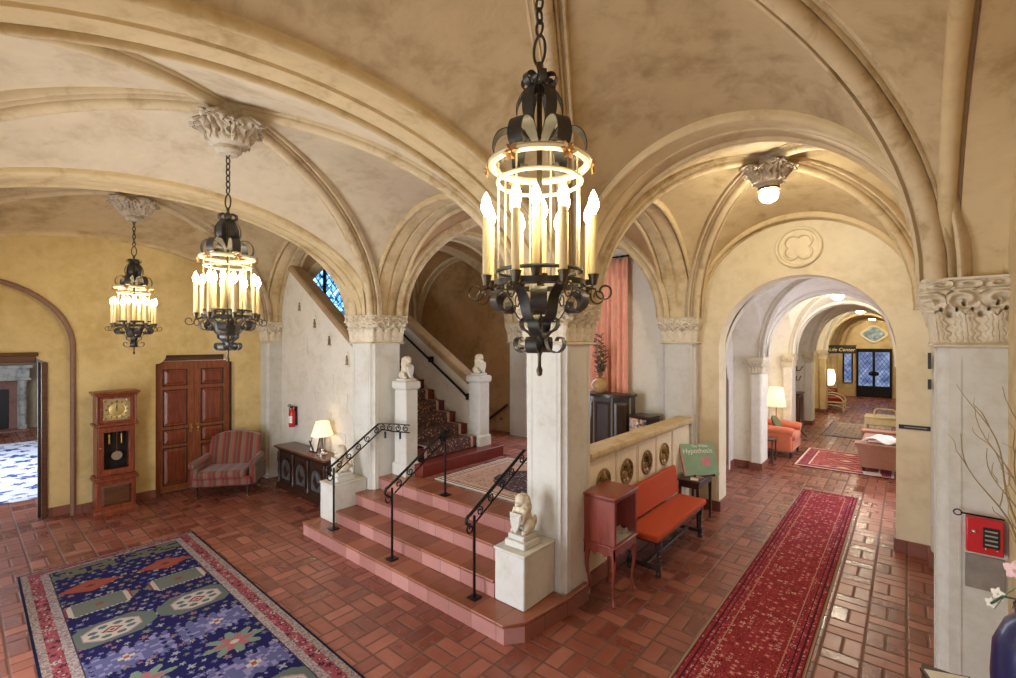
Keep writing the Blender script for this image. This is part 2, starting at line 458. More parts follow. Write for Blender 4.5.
def rect_open(u0, u1, h, foot=0.0, ear=0.0):
    if ear:
        q = [(u0+ear*(1-cos(pi/2*k/6)), h-ear+ear*sin(pi/2*k/6)) for k in range(7)]
        q = [(u0, h-ear)] + [(u0+ear*sin(pi/2*k/6), h-ear+ear*(1-cos(pi/2*k/6))) for k in range(7)] 
        r = [(u0+u1-a, b) for a, b in q[::-1]]
        return [(u0, foot)] + q + r + [(u1, foot)]
    return [(u0, foot), (u0, h), (u1, h), (u1, foot)]
def moulding(axis, c, path, prof_r, name, mat, parent=None):
    """a roll moulding following (u,z) path on a wall face at c"""
    P = (lambda u, z: (c, u, z)) if axis == 'x' else (lambda u, z: (u, c, z))
    mb = MB(); mb.tube([P(u, z) for u, z in path], prof_r, 8)
    return mb.build(name, mat, parent)

# ---------------------------------------------------------------- floor
fl = MB(); fl.box(-20, 3.2, -1.4, 27, -.12, 0)
struct(fl.build('floor', M['floor'], smooth=0), 'polished terracotta tile floor laid in a basket weave', 'floor')

# ---------------------------------------------------------------- walls of the hall
# clock wall (end of the hall): blind arch with the doorway to the next room, and the double door
bl = arch_open(-.9, 1.105, 2.4, .93)
ddoor = rect_open(2.08, 3.24, 2.27, ear=.14)
W = wall('x', XW, XW-.13, -1.1, 7.6, 4.75, [bl, ddoor])
ww = W.build('wall_west', M['ochre'], smooth=35)
struct(ww, 'ochre plaster end wall behind the longcase clock', 'wall')
W2 = wall('x', XW-.13, XW-.30, -1.1, 7.6, 4.75, [rect_open(-.66, .86, 2.33, ear=.12), rect_open(2.08, 3.24, 2.27)])
W2.build('recess', M['ochre'], ww, smooth=35)
moulding('x', XW+.005, bl, .035, 'arch_moulding', plain('brown_moulding', rgb(140,106,84), .6), ww)
# arcade wall with the round arch into the passage
PA = arch_open(-2.1, -.1, 2.38)
Wn = wall('y', YN, YN+.35, -9.5, .80, 4.75, [PA])
wn_ = Wn.build('wall_north', M['cream'], smooth=35)
struct(wn_, 'cream plaster wall pierced by the round arch of the passage', 'wall')
lw = MB(); lw.box(-4.06,-2.86,YN-.016,YN+.002,LZ_,4.4); lwo = lw.build('wall_landing_tint', M['white'], smooth=0); struct(lwo, 'thin landing wall panel with daylight painted in as pale colour between the coral curtain and the half pier', 'wall')  # thin panel over the wall, its whiteness stands in for daylight
lw = MB(); lw.box(-9.14,-4.06,YN-.016,YN+.002,LZ_,4.4); lw.build('wall_face', M['landing'], lwo, smooth=0)  # rest of the same wall, stairwell shade painted in as brown
# wall behind the camera with three glazed arches
ops = [arch_open(-1.9, -.3, 2.0, .7), arch_open(-5.0, -3.36, 2.0, .75), arch_open(-8.2, -6.7, 2.0, .7)]
Ws = wall('y', YS, YS-.4, -9.5, .8, 4.75, ops)
struct(Ws.build('wall_south', M['ochre'], smooth=35), 'ochre plaster wall with three glazed arched doorways', 'wall')
# east wall with a blind recess
Er = arch_open(-.5, 2.95, 2.3, .8)
We = wall('x', XE, XE+.34, -1.19, YN, 4.75, [Er])
we = We.build('wall_east', M['arch'], smooth=35)
struct(we, 'pale plaster side wall behind the carved corner pier', 'wall')
b = MB(); b.box(XE+.34, XE+.5, -1.19, YN, 0, 4.75); b.build('recess', M['arch'], we)

# ---------------------------------------------------------------- windows
def glazed(name, axis, c, u0, u1, z0, hs, rise, mat, label, d=.05, nv=3, nh=4, diamonds=0.0, bars=.012):
    """framed window: frame, one glass mesh, one lattice mesh"""
    w = root(name, label, 'window')
    P = (lambda u, z, k=0: (c+k, u, z)) if axis == 'x' else (lambda u, z, k=0: (u, c+k, z))
    pts = arch_open(u0, u1, hs, rise, 20, z0) if rise else rect_open(u0, u1, hs, z0)
    g = MB(); g.poly([P(u, z) for u, z in pts]); g.build('pane', mat, w)
    fr = MB(); fr.tube([P(u, z) for u, z in pts] , .03, 6, closed=True); fr.build('frame', M['ironblack'], w)
    L = MB(); c_, r = (u0+u1)/2, (u1-u0)/2
    top = lambda u: hs + (rise*sqrt(max(0, 1-((u-c_)/r)**2)) if rise else 0)
    if diamonds:
        k = diamonds; H = (hs+(rise or 0)) - z0; W_ = u1-u0
        n = int((W_+H)/k)+1
        for i in range(-n, n+1):
            for s in (1, -1):
                seg = []
                for t in range(61):
                    uu = u0 + W_*t/60; zz = z0 + (uu-u0)*1.35*s + i*k*1.35
                    if z0 <= zz <= top(uu): seg.append((uu, zz))
                if len(seg) > 1: L.tube([P(*seg[0]), P(*seg[-1])], bars, 4)
    else:
        for i in range(1, nv):
            u = u0+(u1-u0)*i/nv; L.tube([P(u, z0), P(u, top(u))], bars, 4)
        for j in range(1, nh):
            z = z0+(hs-z0)*j/nh; L.tube([P(u0, z), P(u1, z)], bars, 4)
    L.build('lattice', M['ironblack'], w)
    return w
glazed('window_1', 'y', YS-.3, -5.0, -3.36, .02, 2.0, .75, M['daylight'], 'tall arched daylit window in the wall facing the steps')
glazed('window_2', 'y', YS-.3, -1.9, -.3, .02, 2.0, .7, M['daylight_c'], 'tall arched daylit window opposite the passage arch')
glazed('window_3', 'y', YS-.3, -8.2, -6.7, .02, 2.0, .7, M['daylight_c'], 'tall arched daylit window nearest the clock')
# window above the stair
glazed('window_10', 'y', YN-.02, -5.3, -4.1, LZ+.35 if False else 1.1, 3.2, .5, M['daylight_b'], 'arched daylit window of the landing hidden behind the tall pier')
sw = glazed('window_4', 'x', XW+.03, 4.22, 5.6, 2.95, 4.0, .45, M['win_blue'], 'blue leaded window high above the staircase', diamonds=.16, bars=.01)
mb = MB(); mb.box(XW+.0, XW+.06, 4.88, 4.94, 2.95, 4.4); mb.build('mullion', M['ironblack'], sw)

# ---------------------------------------------------------------- piers with carved capitals
def tri(x): return abs((x % 1.0)*2-1)
def leafdisp(s, t):
    """relief of the carved capital: s along one face 0..1, t height 0..1"""
    # frieze of running scrolls on the abacus
    if t > .80:
        if t > .965 or t < .825: return .42
        x = s*5; i = math.floor(x); f = x-i-.5; y = (t-.895)/.065*(1 if i % 2 else -1)
        r = sqrt((f*2.0)**2+y*y)
        return max(.0, .30+.34*cos(r*6.5+atan2(y, f*2))) if r < 1.15 else .05+.2*tri(s*15)
    # drilled hollows between the leaves
    for n, tc, w_, h_ in ((4,.435,.030,.055),(4,.60,.018,.045),(8,.515,.014,.03)):
        f = (s*n+.5*(n == 4)*(tc > .5)) % 1.0-.5; x = (f if n == 8 or tc < .5 else f)/n
        q = (x/w_)**2+((t-tc)/h_)**2
        if q < 1: return -1.1*(1-q)
    d = 0.0
    # overhanging ring of curled leaf tips, ragged below
    edge = .47 + .075*tri(s*4+.5) - .05*tri(s*12) + .02*sin(s*61)
    if t > edge:
        k = min((t-edge)/.05, 1.0)
        d = .95*k
        # curls and scrolls biting into the ring
        for cx, sg in ((.0,1),(.25,-1),(.5,1),(.75,-1),(1.0,1)):
            x = (s-cx)/.14; y = (t-.655)/.16; r = sqrt(x*x+y*y)
            if r < 1: d = .72 + .46*cos(atan2(y, x*sg) + r*7.5) - .2*r
        vein = abs(sin(s*4*pi*3 + t*9))
        d -= .16*vein*(1-k*.3)
        return max(d, .1)
    # lower acanthus leaves against the bell
    for cx in (.0, .25, .5, .75, 1.0):
        w = .125*(1-.35*(t/.5)**2)*(.86+.14*cos(t*44))
        x = (s-cx)/w
        if abs(x) < 1: d = max(d, .14 + (.16+.30*t)*(1-abs(x)**1.5) - .12*(abs(cos(x*7 + t*3)) < .3))
    return d
def pier(cx, cy, hx, hy, name_label, z0=0.0, zc0=ZC0, zc1=ZC1, mat='stone', res=44, rows=30, base=True, cap_out=.052, relief=.046):
    r = root('column', name_label, 'column')
    e = .045
    def ring(q, hx=hx, hy=hy):   # square with hollow chamfered corners
        pts = []
        for sx, sy in ((1,-1),(1,1),(-1,1),(-1,-1)):
            a = [(sx*(hx), sy*(hy-e)), (sx*(hx-e*.35), sy*(hy-e*.9)), (sx*(hx-e*.9), sy*(hy-e*.35)), (sx*(hx-e), sy*hy)]
            if sx*sy > 0: pts += a
            else: pts += a[::-1]
        return [(cx+x, cy+y) for x, y in pts]
    s = MB(); s.prism(ring(0), z0, zc0)
    s.build('shaft', M[mat], r, smooth=30)
    # sunk panel outline on each face
    p = MB(); g = .09
    for sx, sy in ((0,-1),(1,0),(0,1),(-1,0)):
        for q in (-1, 1):
            if sx == 0: p.box(cx+q*(hx-g)-.006, cx+q*(hx-g)+.006, cy+sy*hy-.004, cy+sy*hy+.004, z0+.1, zc0-.06)
            else: p.box(cx+sx*hx-.004, cx+sx*hx+.004, cy+q*(hy-g)-.006, cy+q*(hy-g)+.006, z0+.1, zc0-.06)
    p.build('edge_bead', M[mat], r)
    # capital
    H = zc1-zc0; mb = MB(); n = res
    def prof(t):
        if t < .07: return .012+.018*sin(pi*t/.07)
        if t > .80: return cap_out*(.95 if t < .83 else 1.0)
        return .004 + (cap_out-.012)*((t-.07)/.73)**2.2
    rings = []
    for j in range(rows+1):
        t = j/rows; o = prof(t); rr = []
        for k, (sx, sy, ax) in enumerate(((0,-1,0),(1,0,1),(0,1,0),(-1,0,1))):
            for i in range(n):
                q = i/n; tt = max(0, (t-.08)/.92)
                d = leafdisp(q, tt)*relief if t > .08 else 0
                hxx, hyy = hx+o+d, hy+o+d
                u = -1+2*q
                if k == 0: pt = (u*(hx+o), -hyy)
                elif k == 1: pt = (hxx, u*(hy+o))
                elif k == 2: pt = (-u*(hx+o), hyy)
                else: pt = (-hxx, -u*(hy+o))
                rr.append((cx+pt[0], cy+pt[1], zc0+t*H))
        rings.append(rr)
    mb.loft(rings); mb.build('capital', M['carved'], r, smooth=50)
    if base:
        bb = MB(); bb.box(cx-hx-.012, cx+hx+.012, cy-hy-.012, cy+hy+.012, z0, z0+.06); bb.build('plinth', M[mat], r, bevel=.01)
    return r
LZ = .66
pier(-2.635, 3.88, .236, .25, 'tall square pier with carved capital beside the orange bench', 0, res=72, rows=64, base=False)
pier(-5.735, 3.87, .265, .24, 'square pier with carved capital between the chest lamp and the flight of steps', 0, res=64, rows=56, base=False)
pier(-9.04, 3.90, .16, .22, 'carved half pier in the corner behind the striped armchair', res=48, rows=40)
pier(.37, 3.88, .235, .25, 'large pier with carved capital beside the red alarm box', res=110, rows=100)
pier(-2.63, 7.21, .25, .15, 'half pier with carved capital behind the green book sign', res=48, rows=40, cap_out=.045, relief=.032)
pier(-5.735, 7.21, .25, .15, 'half pier with carved capital on the stair landing wall', res=48, rows=40, cap_out=.045, relief=.032)
pier(.40, 7.14, .19, .13, 'slim half pier with small capital beside the passage arch', res=30, rows=24, cap_out=.045, relief=.032)

# ---------------------------------------------------------------- arches, ribs, vault webs
def BAND(w):
    q = w/2; half = [(-q,.26),(-q-.002,.095),(-q-.016,.090),(-q-.020,.076),(-q-.016,.062),(-q-.004,.056),(-q-.004,.03)]
    half += [(-q+.022+.028*cos(pi+pi*k/7), .014-.032*sin(pi*k/7)) for k in range(8)]
    half += [(-q+.052,.042),(-q+.064,.042),(-q+.066,.010),(-q+.080,.004)]
    return half + [(-.022,.004),(-.014,.026),(.014,.026),(.022,.004)] + [(-s, n) for s, n in half[::-1]]
def WALLBAND(w, s):
    """arch against a wall: one roll on the room side (s = -1 or 1), flat behind it"""
    q = w/2; half = [(-q,.26),(-q-.002,.12),(-q-.004,.03)] + [(-q+.030+.040*cos(pi+pi*k/7), .014-.046*sin(pi*k/7)) for k in range(8)] + [(-q+.074,.045),(-q+.088,.045),(-q+.090,.012),(q,.006),(q,.2)]
    return half if s < 0 else [(-p, n) for p, n in half[::-1]]
def arch_band(axis, c, lo, hi, rise, w, zs=ZS, mat='arch', n=40, parent=None, name='arch', prof=None):
    """semi-elliptic arch in the plane axis=c, springing at lo and hi"""
    m = (lo+hi)/2; a = (hi-lo)/2; mb = MB()
    if axis == 'x': path = [(c, m - a*cos(pi*k/n), zs + rise*sin(pi*k/n)) for k in range(n+1)]; side = (1,0,0)
    else: path = [(m - a*cos(pi*k/n), c, zs + rise*sin(pi*k/n)) for k in range(n+1)]; side = (0,-1,0)
    mb.sweep(path, prof or BAND(w), side)
    return mb.build(name, M[mat], parent, smooth=45)
_h = [(-.115,.06),(-.115,-.010),(-.106,-.022),(-.090,-.022),(-.084,.010),(-.070,.012),(-.066,-.030),(-.058,-.040),(-.050,-.028),(-.044,-.022)]
RIB = _h + [(.046*cos(pi+pi*k/8), -.045-.050*sin(pi*k/8)) for k in range(9)] + [(-p, q) for p, q in _h[::-1]]
def web(cx, cy, a, b, rx, ry, rd, zs, n=30, m=10, bulge=.03):
    mb = MB()
    for sg in (1, -1):
        mb.grid(lambda u, t: ((lambda ph: (cx + a*sin(ph), cy + sg*(b*abs(sin(ph)) + (b-b*abs(sin(ph)))*t), zs + cos(ph)*(rd + (rx-rd)*t + bulge*sin(pi*t))))(pi*(u-.5))), n, m)
        mb.grid(lambda u, t: ((lambda ph: (cx + sg*(a*abs(sin(ph)) + (a-a*abs(sin(ph)))*t), cy + b*sin(ph), zs + cos(ph)*(rd + (ry-rd)*t + bulge*sin(pi*t))))(pi*(u-.5))), n, m)
    return mb
def ribs(cx, cy, a, b, rd, zs, parent, mat='rib', prof=RIB, n=36, trim=.10):
    for s in (1, -1):
        path = []
        for k in range(n+1):
            ph = pi*(k/n-.5)
            path.append((cx + a*sin(ph), cy + s*b*sin(ph), zs + rd*cos(ph) - .0))
        d = Vector((a, s*b, 0)).normalized(); side = Vector((d.y, -d.x, 0))
        mb = MB(); mb.sweep(path, [(p, q) for p, q in prof], side)
        mb.build('rib', M[mat], parent, smooth=45)
def bay(name_label, x0, x1, y0, y1, rx, ry, rd, zs=ZS, mat='vault', ribmat='rib', prof=RIB):
    cx, cy, a, b = (x0+x1)/2, (y0+y1)/2, (x1-x0)/2, (y1-y0)/2
    o = web(cx, cy, a, b, rx, ry, rd, zs).build('ceiling', M[mat], smooth=25, weld=True)
    struct(o, name_label, 'ceiling')
    ribs(cx, cy, a, b, rd, zs, o, ribmat, prof)
    return o
YV0, YV1 = YS, 3.63
bay('rib vault of the hall bay holding the large near chandelier', -2.39, .145, YV0, YV1, 1.31, 1.21, 1.56)
bay('rib vault of the hall bay in front of the steps', -5.48, -2.88, YV0, YV1, 1.345, 1.21, 1.56, mat='vault_daylit')
bay('rib vault of the hall bay over the striped armchair', -8.88, -5.97, YV0, YV1, 1.49, 1.21, 1.56)
bay('rib vault over the orange bench', -2.39, .145, 4.13, 7.07, 1.31, 1.44, 1.60)
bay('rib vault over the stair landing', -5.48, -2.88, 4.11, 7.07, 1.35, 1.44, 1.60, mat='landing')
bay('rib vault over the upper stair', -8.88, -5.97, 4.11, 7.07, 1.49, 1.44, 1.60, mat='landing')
tr = root('trim_1', 'moulded stone arches that divide the vault bays', 'arch')
for c in (-2.635, -5.725): arch_band('x', c, YV0, YV1, 1.16, .49, parent=tr)
arch_band('x', XW+.13, YV0, YV1, 1.16, .28, parent=tr, prof=WALLBAND(.28, 1)); arch_band('x', .275, YV0, YV1, 1.16, .28, parent=tr, prof=WALLBAND(.28, -1))
for lo, hi in ((-2.385,.135), (-5.47,-2.875), (-8.88,-6.0)):
    arch_band('y', 3.88, lo, hi, (hi-lo)/2, .5, parent=tr)
    arch_band('y', YS+.02, lo, hi, (hi-lo)/2, .2, parent=tr)
    arch_band('y', YN-.09, lo, hi, (hi-lo)/2, .2, parent=tr)
for c in (-2.635, -5.725): arch_band('x', c, 4.13, 7.06, 1.38, .5, parent=tr)
arch_band('x', .275, 4.13, 7.06, 1.38, .28, parent=tr, prof=WALLBAND(.28, -1))
rf = MB(); rf.box(-9.6, .95, -1.3, 7.6, 4.75, 4.9); rf.box(-9.5, .95, 3.70, 4.05, 4.36, 4.75)
struct(rf.build('ceiling_slab', M['vault'], smooth=0), 'flat slab above the vaults', 'ceiling')

# ---------------------------------------------------------------- passage
PX0, PX1 = -2.14, -.06; PZ = 2.18
piersY = [(10.15,10.55),(13.3,13.7),(16.5,16.9),(19.65,20.05),(22.9,23.3)]
NICHE = (-2.66, .46)
bays = [(7.6,10.15),(10.55,13.3),(13.7,16.5),(16.9,19.65),(20.05,22.9),(23.3,26.4)]
PRIB = [(p*.6, q*.6) for p, q in RIB]
pv = root('trim_2', 'moulded arches of the vaulted passage', 'arch')
for i, (y0, y1) in enumerate(bays):
    late = i >= 4
    o = bay(['first','second','third','fourth','fifth','last'][i] + ' vault bay along the passage beyond the round arch', PX0, PX1, y0, y1, 1.25, 1.24, 1.38, PZ, 'entry' if late else 'white', 'entry' if late else 'white', PRIB)
    # side barrels over the niches
    cy, b = (y0+y1)/2, (y1-y0)/2
    s = MB()
    nx0, nx1 = (-3.6, 1.4) if late else NICHE
    for xa, xb in ((nx0, PX0), (PX1, nx1)):
        s.grid(lambda u, t: (xa+(xb-xa)*t, cy - b*cos(pi*u), PZ + 1.24*sin(pi*u)), 24, 1)
    s.build('side_vault', M['entry' if late else 'white'], o, smooth=40)
for i, (y0, y1) in enumerate(piersY):
    arch_band('y', (y0+y1)/2, PX0, PX1, 1.2, y1-y0, PZ, 'white' if i < 3 else 'entry', 28, pv)
def pier_small(y0, y1, x0, x1, face, label, mat):
    r = root('column', label, 'column')
    e = .07
    if face > 0: bx, fx = (x0, x1-.20), (x1-.21, x1)
    else: bx, fx = (x0+.20, x1), (x0, x0+.21)
    s = MB(); s.box(bx[0], bx[1], y0, y1, 0, 2.6); s.build('backing', M[mat], r, bevel=.012)
    x0, x1 = fx; y0 -= e; y1 += e
    s = MB(); s.box(x0, x1, y0, y1, .0, 1.87); s.build('shaft', M[mat], r, bevel=.035)
    c = MB(); h = .25; n = 26; rings = []
    cx, cy, hx, hy = (x0+x1)/2, (y0+y1)/2, (x1-x0)/2, (y1-y0)/2
    for j in range(25):
        t = j/24; o = .004+.03*t*t if t < .8 else .036; rr = []
        for k in range(4):
            for q in range(n):
                d = leafdisp(q/n, t)*.026; u = -1+2*q/n
                rr.append((cx+[u*(hx+o), hx+o+d, -u*(hx+o), -hx-o-d][k], cy+[-hy-o-d, u*(hy+o), hy+o+d, -u*(hy+o)][k], 1.87+h*t))
        rings.append(rr)
    c.loft(rings); c.box(x0-.03, x1+.03, y0-.03, y1+.03, 2.12, 2.18); c.build('capital', M['carved'], r, smooth=50)
    b = MB(); b.box(x0-.012, x1+.012, y0-.012, y1+.012, 0, .13); b.box(bx[0], bx[1], y0+e-.012, y1-e+.012, 0, .13); b.build('skirting', M['skirt'], r)
    return r
ordn = ['first','second','third','fourth','fifth']
for i, (y0, y1) in enumerate(piersY):
    mt = 'white' if i < 3 else 'entry'
    late = i >= 3
    pier_small(y0, y1, -3.6 if late else NICHE[0], PX0, 1, ordn[i]+' white passage pier on the lamp side, counted from the round arch', mt)
    pier_small(y0, y1, PX1, 1.4 if late else NICHE[1], -1, ordn[i]+' white passage pier on the sofa side, counted from the round arch', mt)
mb = MB(); mb.box(NICHE[0]-.2, NICHE[0], 7.6, 20.0, 0, 3.7); struct(mb.build('wall_passage_west', M['white']), 'white niche wall along the lamp side of the passage', 'wall')
mb = wall('x', NICHE[1], NICHE[1]+.25, 7.6, 20.0, 3.7, [arch_open(8.1, 9.65, 1.9, .6), arch_open(11.2, 12.6, 1.9, .6)])
struct(mb.build('wall_passage_east', M['white']), 'white niche wall along the sofa side of the passage', 'wall')
glazed('window_5', 'x', NICHE[1]+.2, 8.1, 9.65, .02, 1.9, .6, M['daylight_b'], 'tall daylit window in the first niche of the passage')
glazed('window_6', 'x', NICHE[1]+.2, 11.2, 12.6, .02, 1.9, .6, M['daylight_b'], 'tall daylit window behind the passage sofa')
mb = MB(); mb.box(-3.8, -3.6, 19.6, 26.9, 0, 3.7); struct(mb.build('wall_entry_west', M['entry']), 'ochre wall beside the wicker chair of the entry', 'wall')
mb = MB(); mb.box(1.4, 1.6, 19.6, 26.9, 0, 3.7); struct(mb.build('wall_entry_east', M['entry']), 'ochre wall across from the wicker chair', 'wall')
mb = MB(); mb.box(-3.8, 1.6, 26.4, 26.6, 0, 3.8); struct(mb.build('wall_entry_end', M['entry']), 'ochre end wall around the leaded glass doors', 'wall')
mb = MB(); mb.box(-3.9, 1.7, 7.6, 26.9, 3.7, 3.8); struct(mb.build('ceiling_passage', M['white']), 'flat slab above the passage vaults', 'ceiling')
dn = root('door_4', 'narrow pointed doorway in the first niche of the passage', 'door', (NICHE[0],9.45,0))
mb = MB(); pts = [(-.30,0),(-.30,1.72),(-.22,1.80),(-.16,1.98),(0,2.10),(.16,1.98),(.22,1.80),(.30,1.72),(.30,0)]
mb.loft([[(x,y,z) for y,z in pts] for x in (.0,.012)]); mb.build('door_leaf', M['wood_mid'], dn, smooth=0)
mb = MB(); mb.tube([(.012,y*1.06,z*1.01) for y,z in pts], .03, 6); mb.build('door_frame', M['white'], dn)
# chamfered baseboards
def base(name, pts, h, label, mat='skirt', t=.02):
    mb = MB()
    for (x0,y0),(x1,y1) in pts: mb.box(min(x0,x1)-(t if x0==x1 else 0), max(x0,x1)+(t if x0==x1 else 0), min(y0,y1)-(t if y0==y1 else 0), max(y0,y1)+(t if y0==y1 else 0), 0, h)
    struct(mb.build(name, M[mat]), label, 'baseboard')
base('baseboard_west', [((XW,1.105),(XW,2.08)), ((XW,3.24),(XW,3.66)), ((XW-.13,.86),(XW-.13,1.105))], .13, 'terracotta skirting along the clock wall')
base('baseboard_north', [((-2.62,YN),(-2.1,YN)), ((-.1,YN),(.2,YN)), ((-2.1,YN),(-2.1,YN+.35)), ((-.1,YN),(-.1,YN+.35)), ((.2,7.0),(.4,7.0)), ((.2,7.0),(.2,YN))], .15, 'terracotta skirting at the foot of the passage arch')
base('baseboard_east', [((XE,4.13),(XE,7.0))], .15, 'terracotta skirting along the wall behind the corner pier')
base('baseboard_passage', [((NICHE[0],7.6),(NICHE[0],10.15)), ((NICHE[0],10.55),(NICHE[0],13.3)), ((NICHE[0],13.7),(NICHE[0],16.5)), ((NICHE[0],16.9),(NICHE[0],19.65))], .13, 'terracotta skirting along the passage niches')

# ---------------------------------------------------------------- next room beyond the doorway
mb = MB(); mb.box(-19.5, -19.3, -1.4, 7, 0, 4); struct(mb.build('wall_parlour_end', plaster('parlour_plaster', rgb(150,140,116))), 'grey end wall of the next room behind the fireplace', 'wall')
mb = MB(); mb.box(-19.5, -9.56, 4.4, 4.6, 0, 4); mb.box(-19.5, -9.56, -1.5, -1.3, 0, 4); struct(mb.build('wall_parlour_side', plaster('parlour_side_plaster', rgb(170,156,126))), 'side walls of the next room', 'wall')
mb = MB(); mb.box(-19.6, -9.56, -1.5, 4.6, 3.6, 3.7); struct(mb.build('ceiling_parlour', M['white']), 'plain ceiling of the next room', 'ceiling')
glazed('window_7', 'y', -1.28, -14.6, -11.2, .6, 2.2, .5, M['daylight_d'], 'daylit window of the next room beyond the doorway')
# ================================================================ front steps
st = thing('staircase', 'broad terracotta flight of four steps rising to the landing', 'stairs', (-4.2, 3.3, 0))
def sbox(x0, x1, y0, y1, z0, z1, name='step', parent=st, base=(-4.2,3.3,0)):
    mb = MB(); mb.m = 0
    x0, x1, y0, y1 = x0-base[0], x1-base[0], y0-base[1], y1-base[1]
    mb.m = 1; mb.box(x0, x1, y0, y1, z0, z1-.03)
    mb.m = 0; mb.box(x0-.0, x1+.0, y0-.015, y1, z1-.03, z1)
    return mb.build(name, [M['tread'], M['riser']], parent, bevel=.006)
R = .165
mb = MB()
pl = [(-5.95,2.92),(-2.525,2.92),(-2.415,3.06),(-2.345,3.62),(-2.345,3.965),(-2.395,3.965),(-2.395,3.625),(-5.55,3.625),(-5.95,3.625)]
pl = [(x+4.2, y-3.3) for x, y in pl]
mb.m = 1; n_ = len(pl)
for k in range(n_):
    p, q = pl[k], pl[(k+1) % n_]
    mb.m = 2 if k in (2, 3) else 1
    mb.poly([(*p,0), (*q,0), (*q,R-.03), (*p,R-.03)])
pl2 = [(x, y-.012 if y < -.3 else y) for x, y in pl]
mb.m = 0; mb.prism(pl2, R-.03, R)
mb.build('step', [M['tread'], M['riser'], M['skirt']], st, bevel=.006)
sbox(-5.57, -2.855, 3.17, 3.75, R, 2*R)
sbox(-5.57, -2.855, 3.45, 3.75, 2*R, 3*R)
sbox(-5.465, -2.875, 3.745, 4.1, 2*R, 4*R)
ld = MB(); ld.m = 1; ld.box(-9.14, -2.66, 4.1, YN, .0, LZ-.001)
ld.m = 0; ld.poly([(-9.14,4.1,LZ),(-2.66,4.1,LZ),(-2.66,YN,LZ),(-9.14,YN,LZ)])
struct(ld.build('floor_landing', [M['floor'], M['riser']], smooth=0), 'terracotta landing floor at the head of the steps', 'floor')

# pedestals beside the steps
def pedestal(x0, x1, y0, y1, z0, z1, label):
    cx, cy = (x0+x1)/2, (y0+y1)/2
    p = thing('pedestal', label, 'pedestal', (cx, cy, z0))
    mb = MB(); mb.box(x0-cx, x1-cx, y0-cy, y1-cy, 0, z1-z0-.02); mb.build('block', M['stone'], p, bevel=.012)
    mb = MB(); mb.box(x0-cx-.008, x1-cx+.008, y0-cy-.008, y1-cy, z1-z0-.02, z1-z0); mb.build('coping', M['stone'], p, bevel=.006)
    return p
pedestal(-2.845, -2.505, 3.165, 3.62, R+.001, .648, 'low cream pedestal at the foot of the tall pier by the orange bench')
pedestal(-5.915, -5.58, 3.13, 3.62, R+.001, .652, 'low cream pedestal beside the carved chest')
def newel(x0, x1, y0, y1, z0, z1, label):
    cx, cy = (x0+x1)/2, (y0+y1)/2; hx, hy = (x1-x0)/2, (y1-y0)/2
    p = thing('newel_post', label, 'newel post', (cx, cy, z0))
    H = z1-z0
    mb = MB(); mb.box(-hx, hx, -hy, hy, .16, H-.12); mb.build('shaft', M['stone'], p, bevel=.012)
    mb = MB(); mb.box(-hx-.02, hx+.02, -hy-.02, hy+.02, 0, .15); mb.frustum(-hx-.02, hx+.02, -hy-.02, hy+.02, .15, -hx, hx, -hy, hy, .175); mb.build('plinth', M['stone'], p)
    mb = MB(); mb.frustum(-hx, hx, -hy, hy, H-.12, -hx-.025, hx+.025, -hy-.025, hy+.025, H-.09); mb.box(-hx-.025, hx+.025, -hy-.025, hy+.025, H-.09, H-.02)
    mb.frustum(-hx-.025, hx+.025, -hy-.025, hy+.025, H-.02, -hx-.005, hx+.005, -hy-.005, hy+.005, H); mb.build('cap', M['stone'], p)
    return p
newel(-5.42, -5.16, 3.95, 4.15, LZ+.001, 1.95, 'square newel post beside the pier at the stair foot')
newel(-5.42, -5.16, 5.39, 5.61, LZ+R+.001, 1.95, 'square newel post on the far side of the carpeted stair')

# heraldic lions
def lion(loc, rz, label, two=True):
    L = thing('lion_statue', label, 'statue', loc, rz)
    zb = 0.0
    if two:
        mb = MB(); mb.box(-.105,.105,-.115,.115,0,.055); mb.box(-.085,.085,-.095,.095,.055,.10); mb.build('base', M['stone'], L, bevel=.01); zb = .10
    else:
        mb = MB(); mb.box(-.09,.09,-.10,.10,0,.03); mb.build('base', M['stone'], L, bevel=.008); zb = .03
    b = MB()   # faces -Y
    b.ell((0,.045,zb+.055), (.075,.075,.06)); b.ell((0,.02,zb+.12), (.06,.06,.09)); b.ell((0,-.015,zb+.17), (.055,.052,.075))
    for s in (1,-1):
        b.ell((s*.058,.015,zb+.05), (.034,.065,.052)); b.ell((s*.058,-.05,zb+.018), (.026,.04,.02))
        b.tube([(s*.045,-.03,zb+.19),(s*.05,-.06,zb+.14),(s*.045,-.075,zb+.10)], [.03,.024,.024], 8); b.ell((s*.044,-.08,zb+.105),(.022,.024,.02))
        b.ell((s*.048,.0,zb+.285),(.014,.012,.012))
    b.ell((0,-.0,zb+.245), (.070,.062,.066)); b.ell((0,.012,zb+.20), (.07,.06,.07))     # mane
    b.ell((0,-.03,zb+.262), (.052,.05,.05)); b.ell((0,-.07,zb+.238), (.028,.028,.022)); b.ell((0,-.09,zb+.247),(.014,.01,.009))
    b.tube([(0,.10,zb+.03),(.04,.12,zb+.04),(.06,.10,zb+.08),(.05,.085,zb+.12)], [.014,.013,.013,.018], 6)
    b.build('lion_body', M['carved'], L, remesh=.007)
    s = MB(); out = []
    for t in range(13):
        a = t/12; w = .058*(1-a**2.6)+.002
        out.append((w, .125-.165*a))
    pts = [(-w, z) for w, z in out] + [(w, z) for w, z in out[::-1]]
    rr = []
    for y, k in ((-.085,.94),(-.10,1.0),(-.112,.8)):
        rr.append([(x*k, y-.03*(1-(abs(x)/.06)**2)*0, zb+.05+(z)*k) for x, z in pts])
    s.loft(rr); s.build('shield', M['stone'], L, smooth=30)
    return L
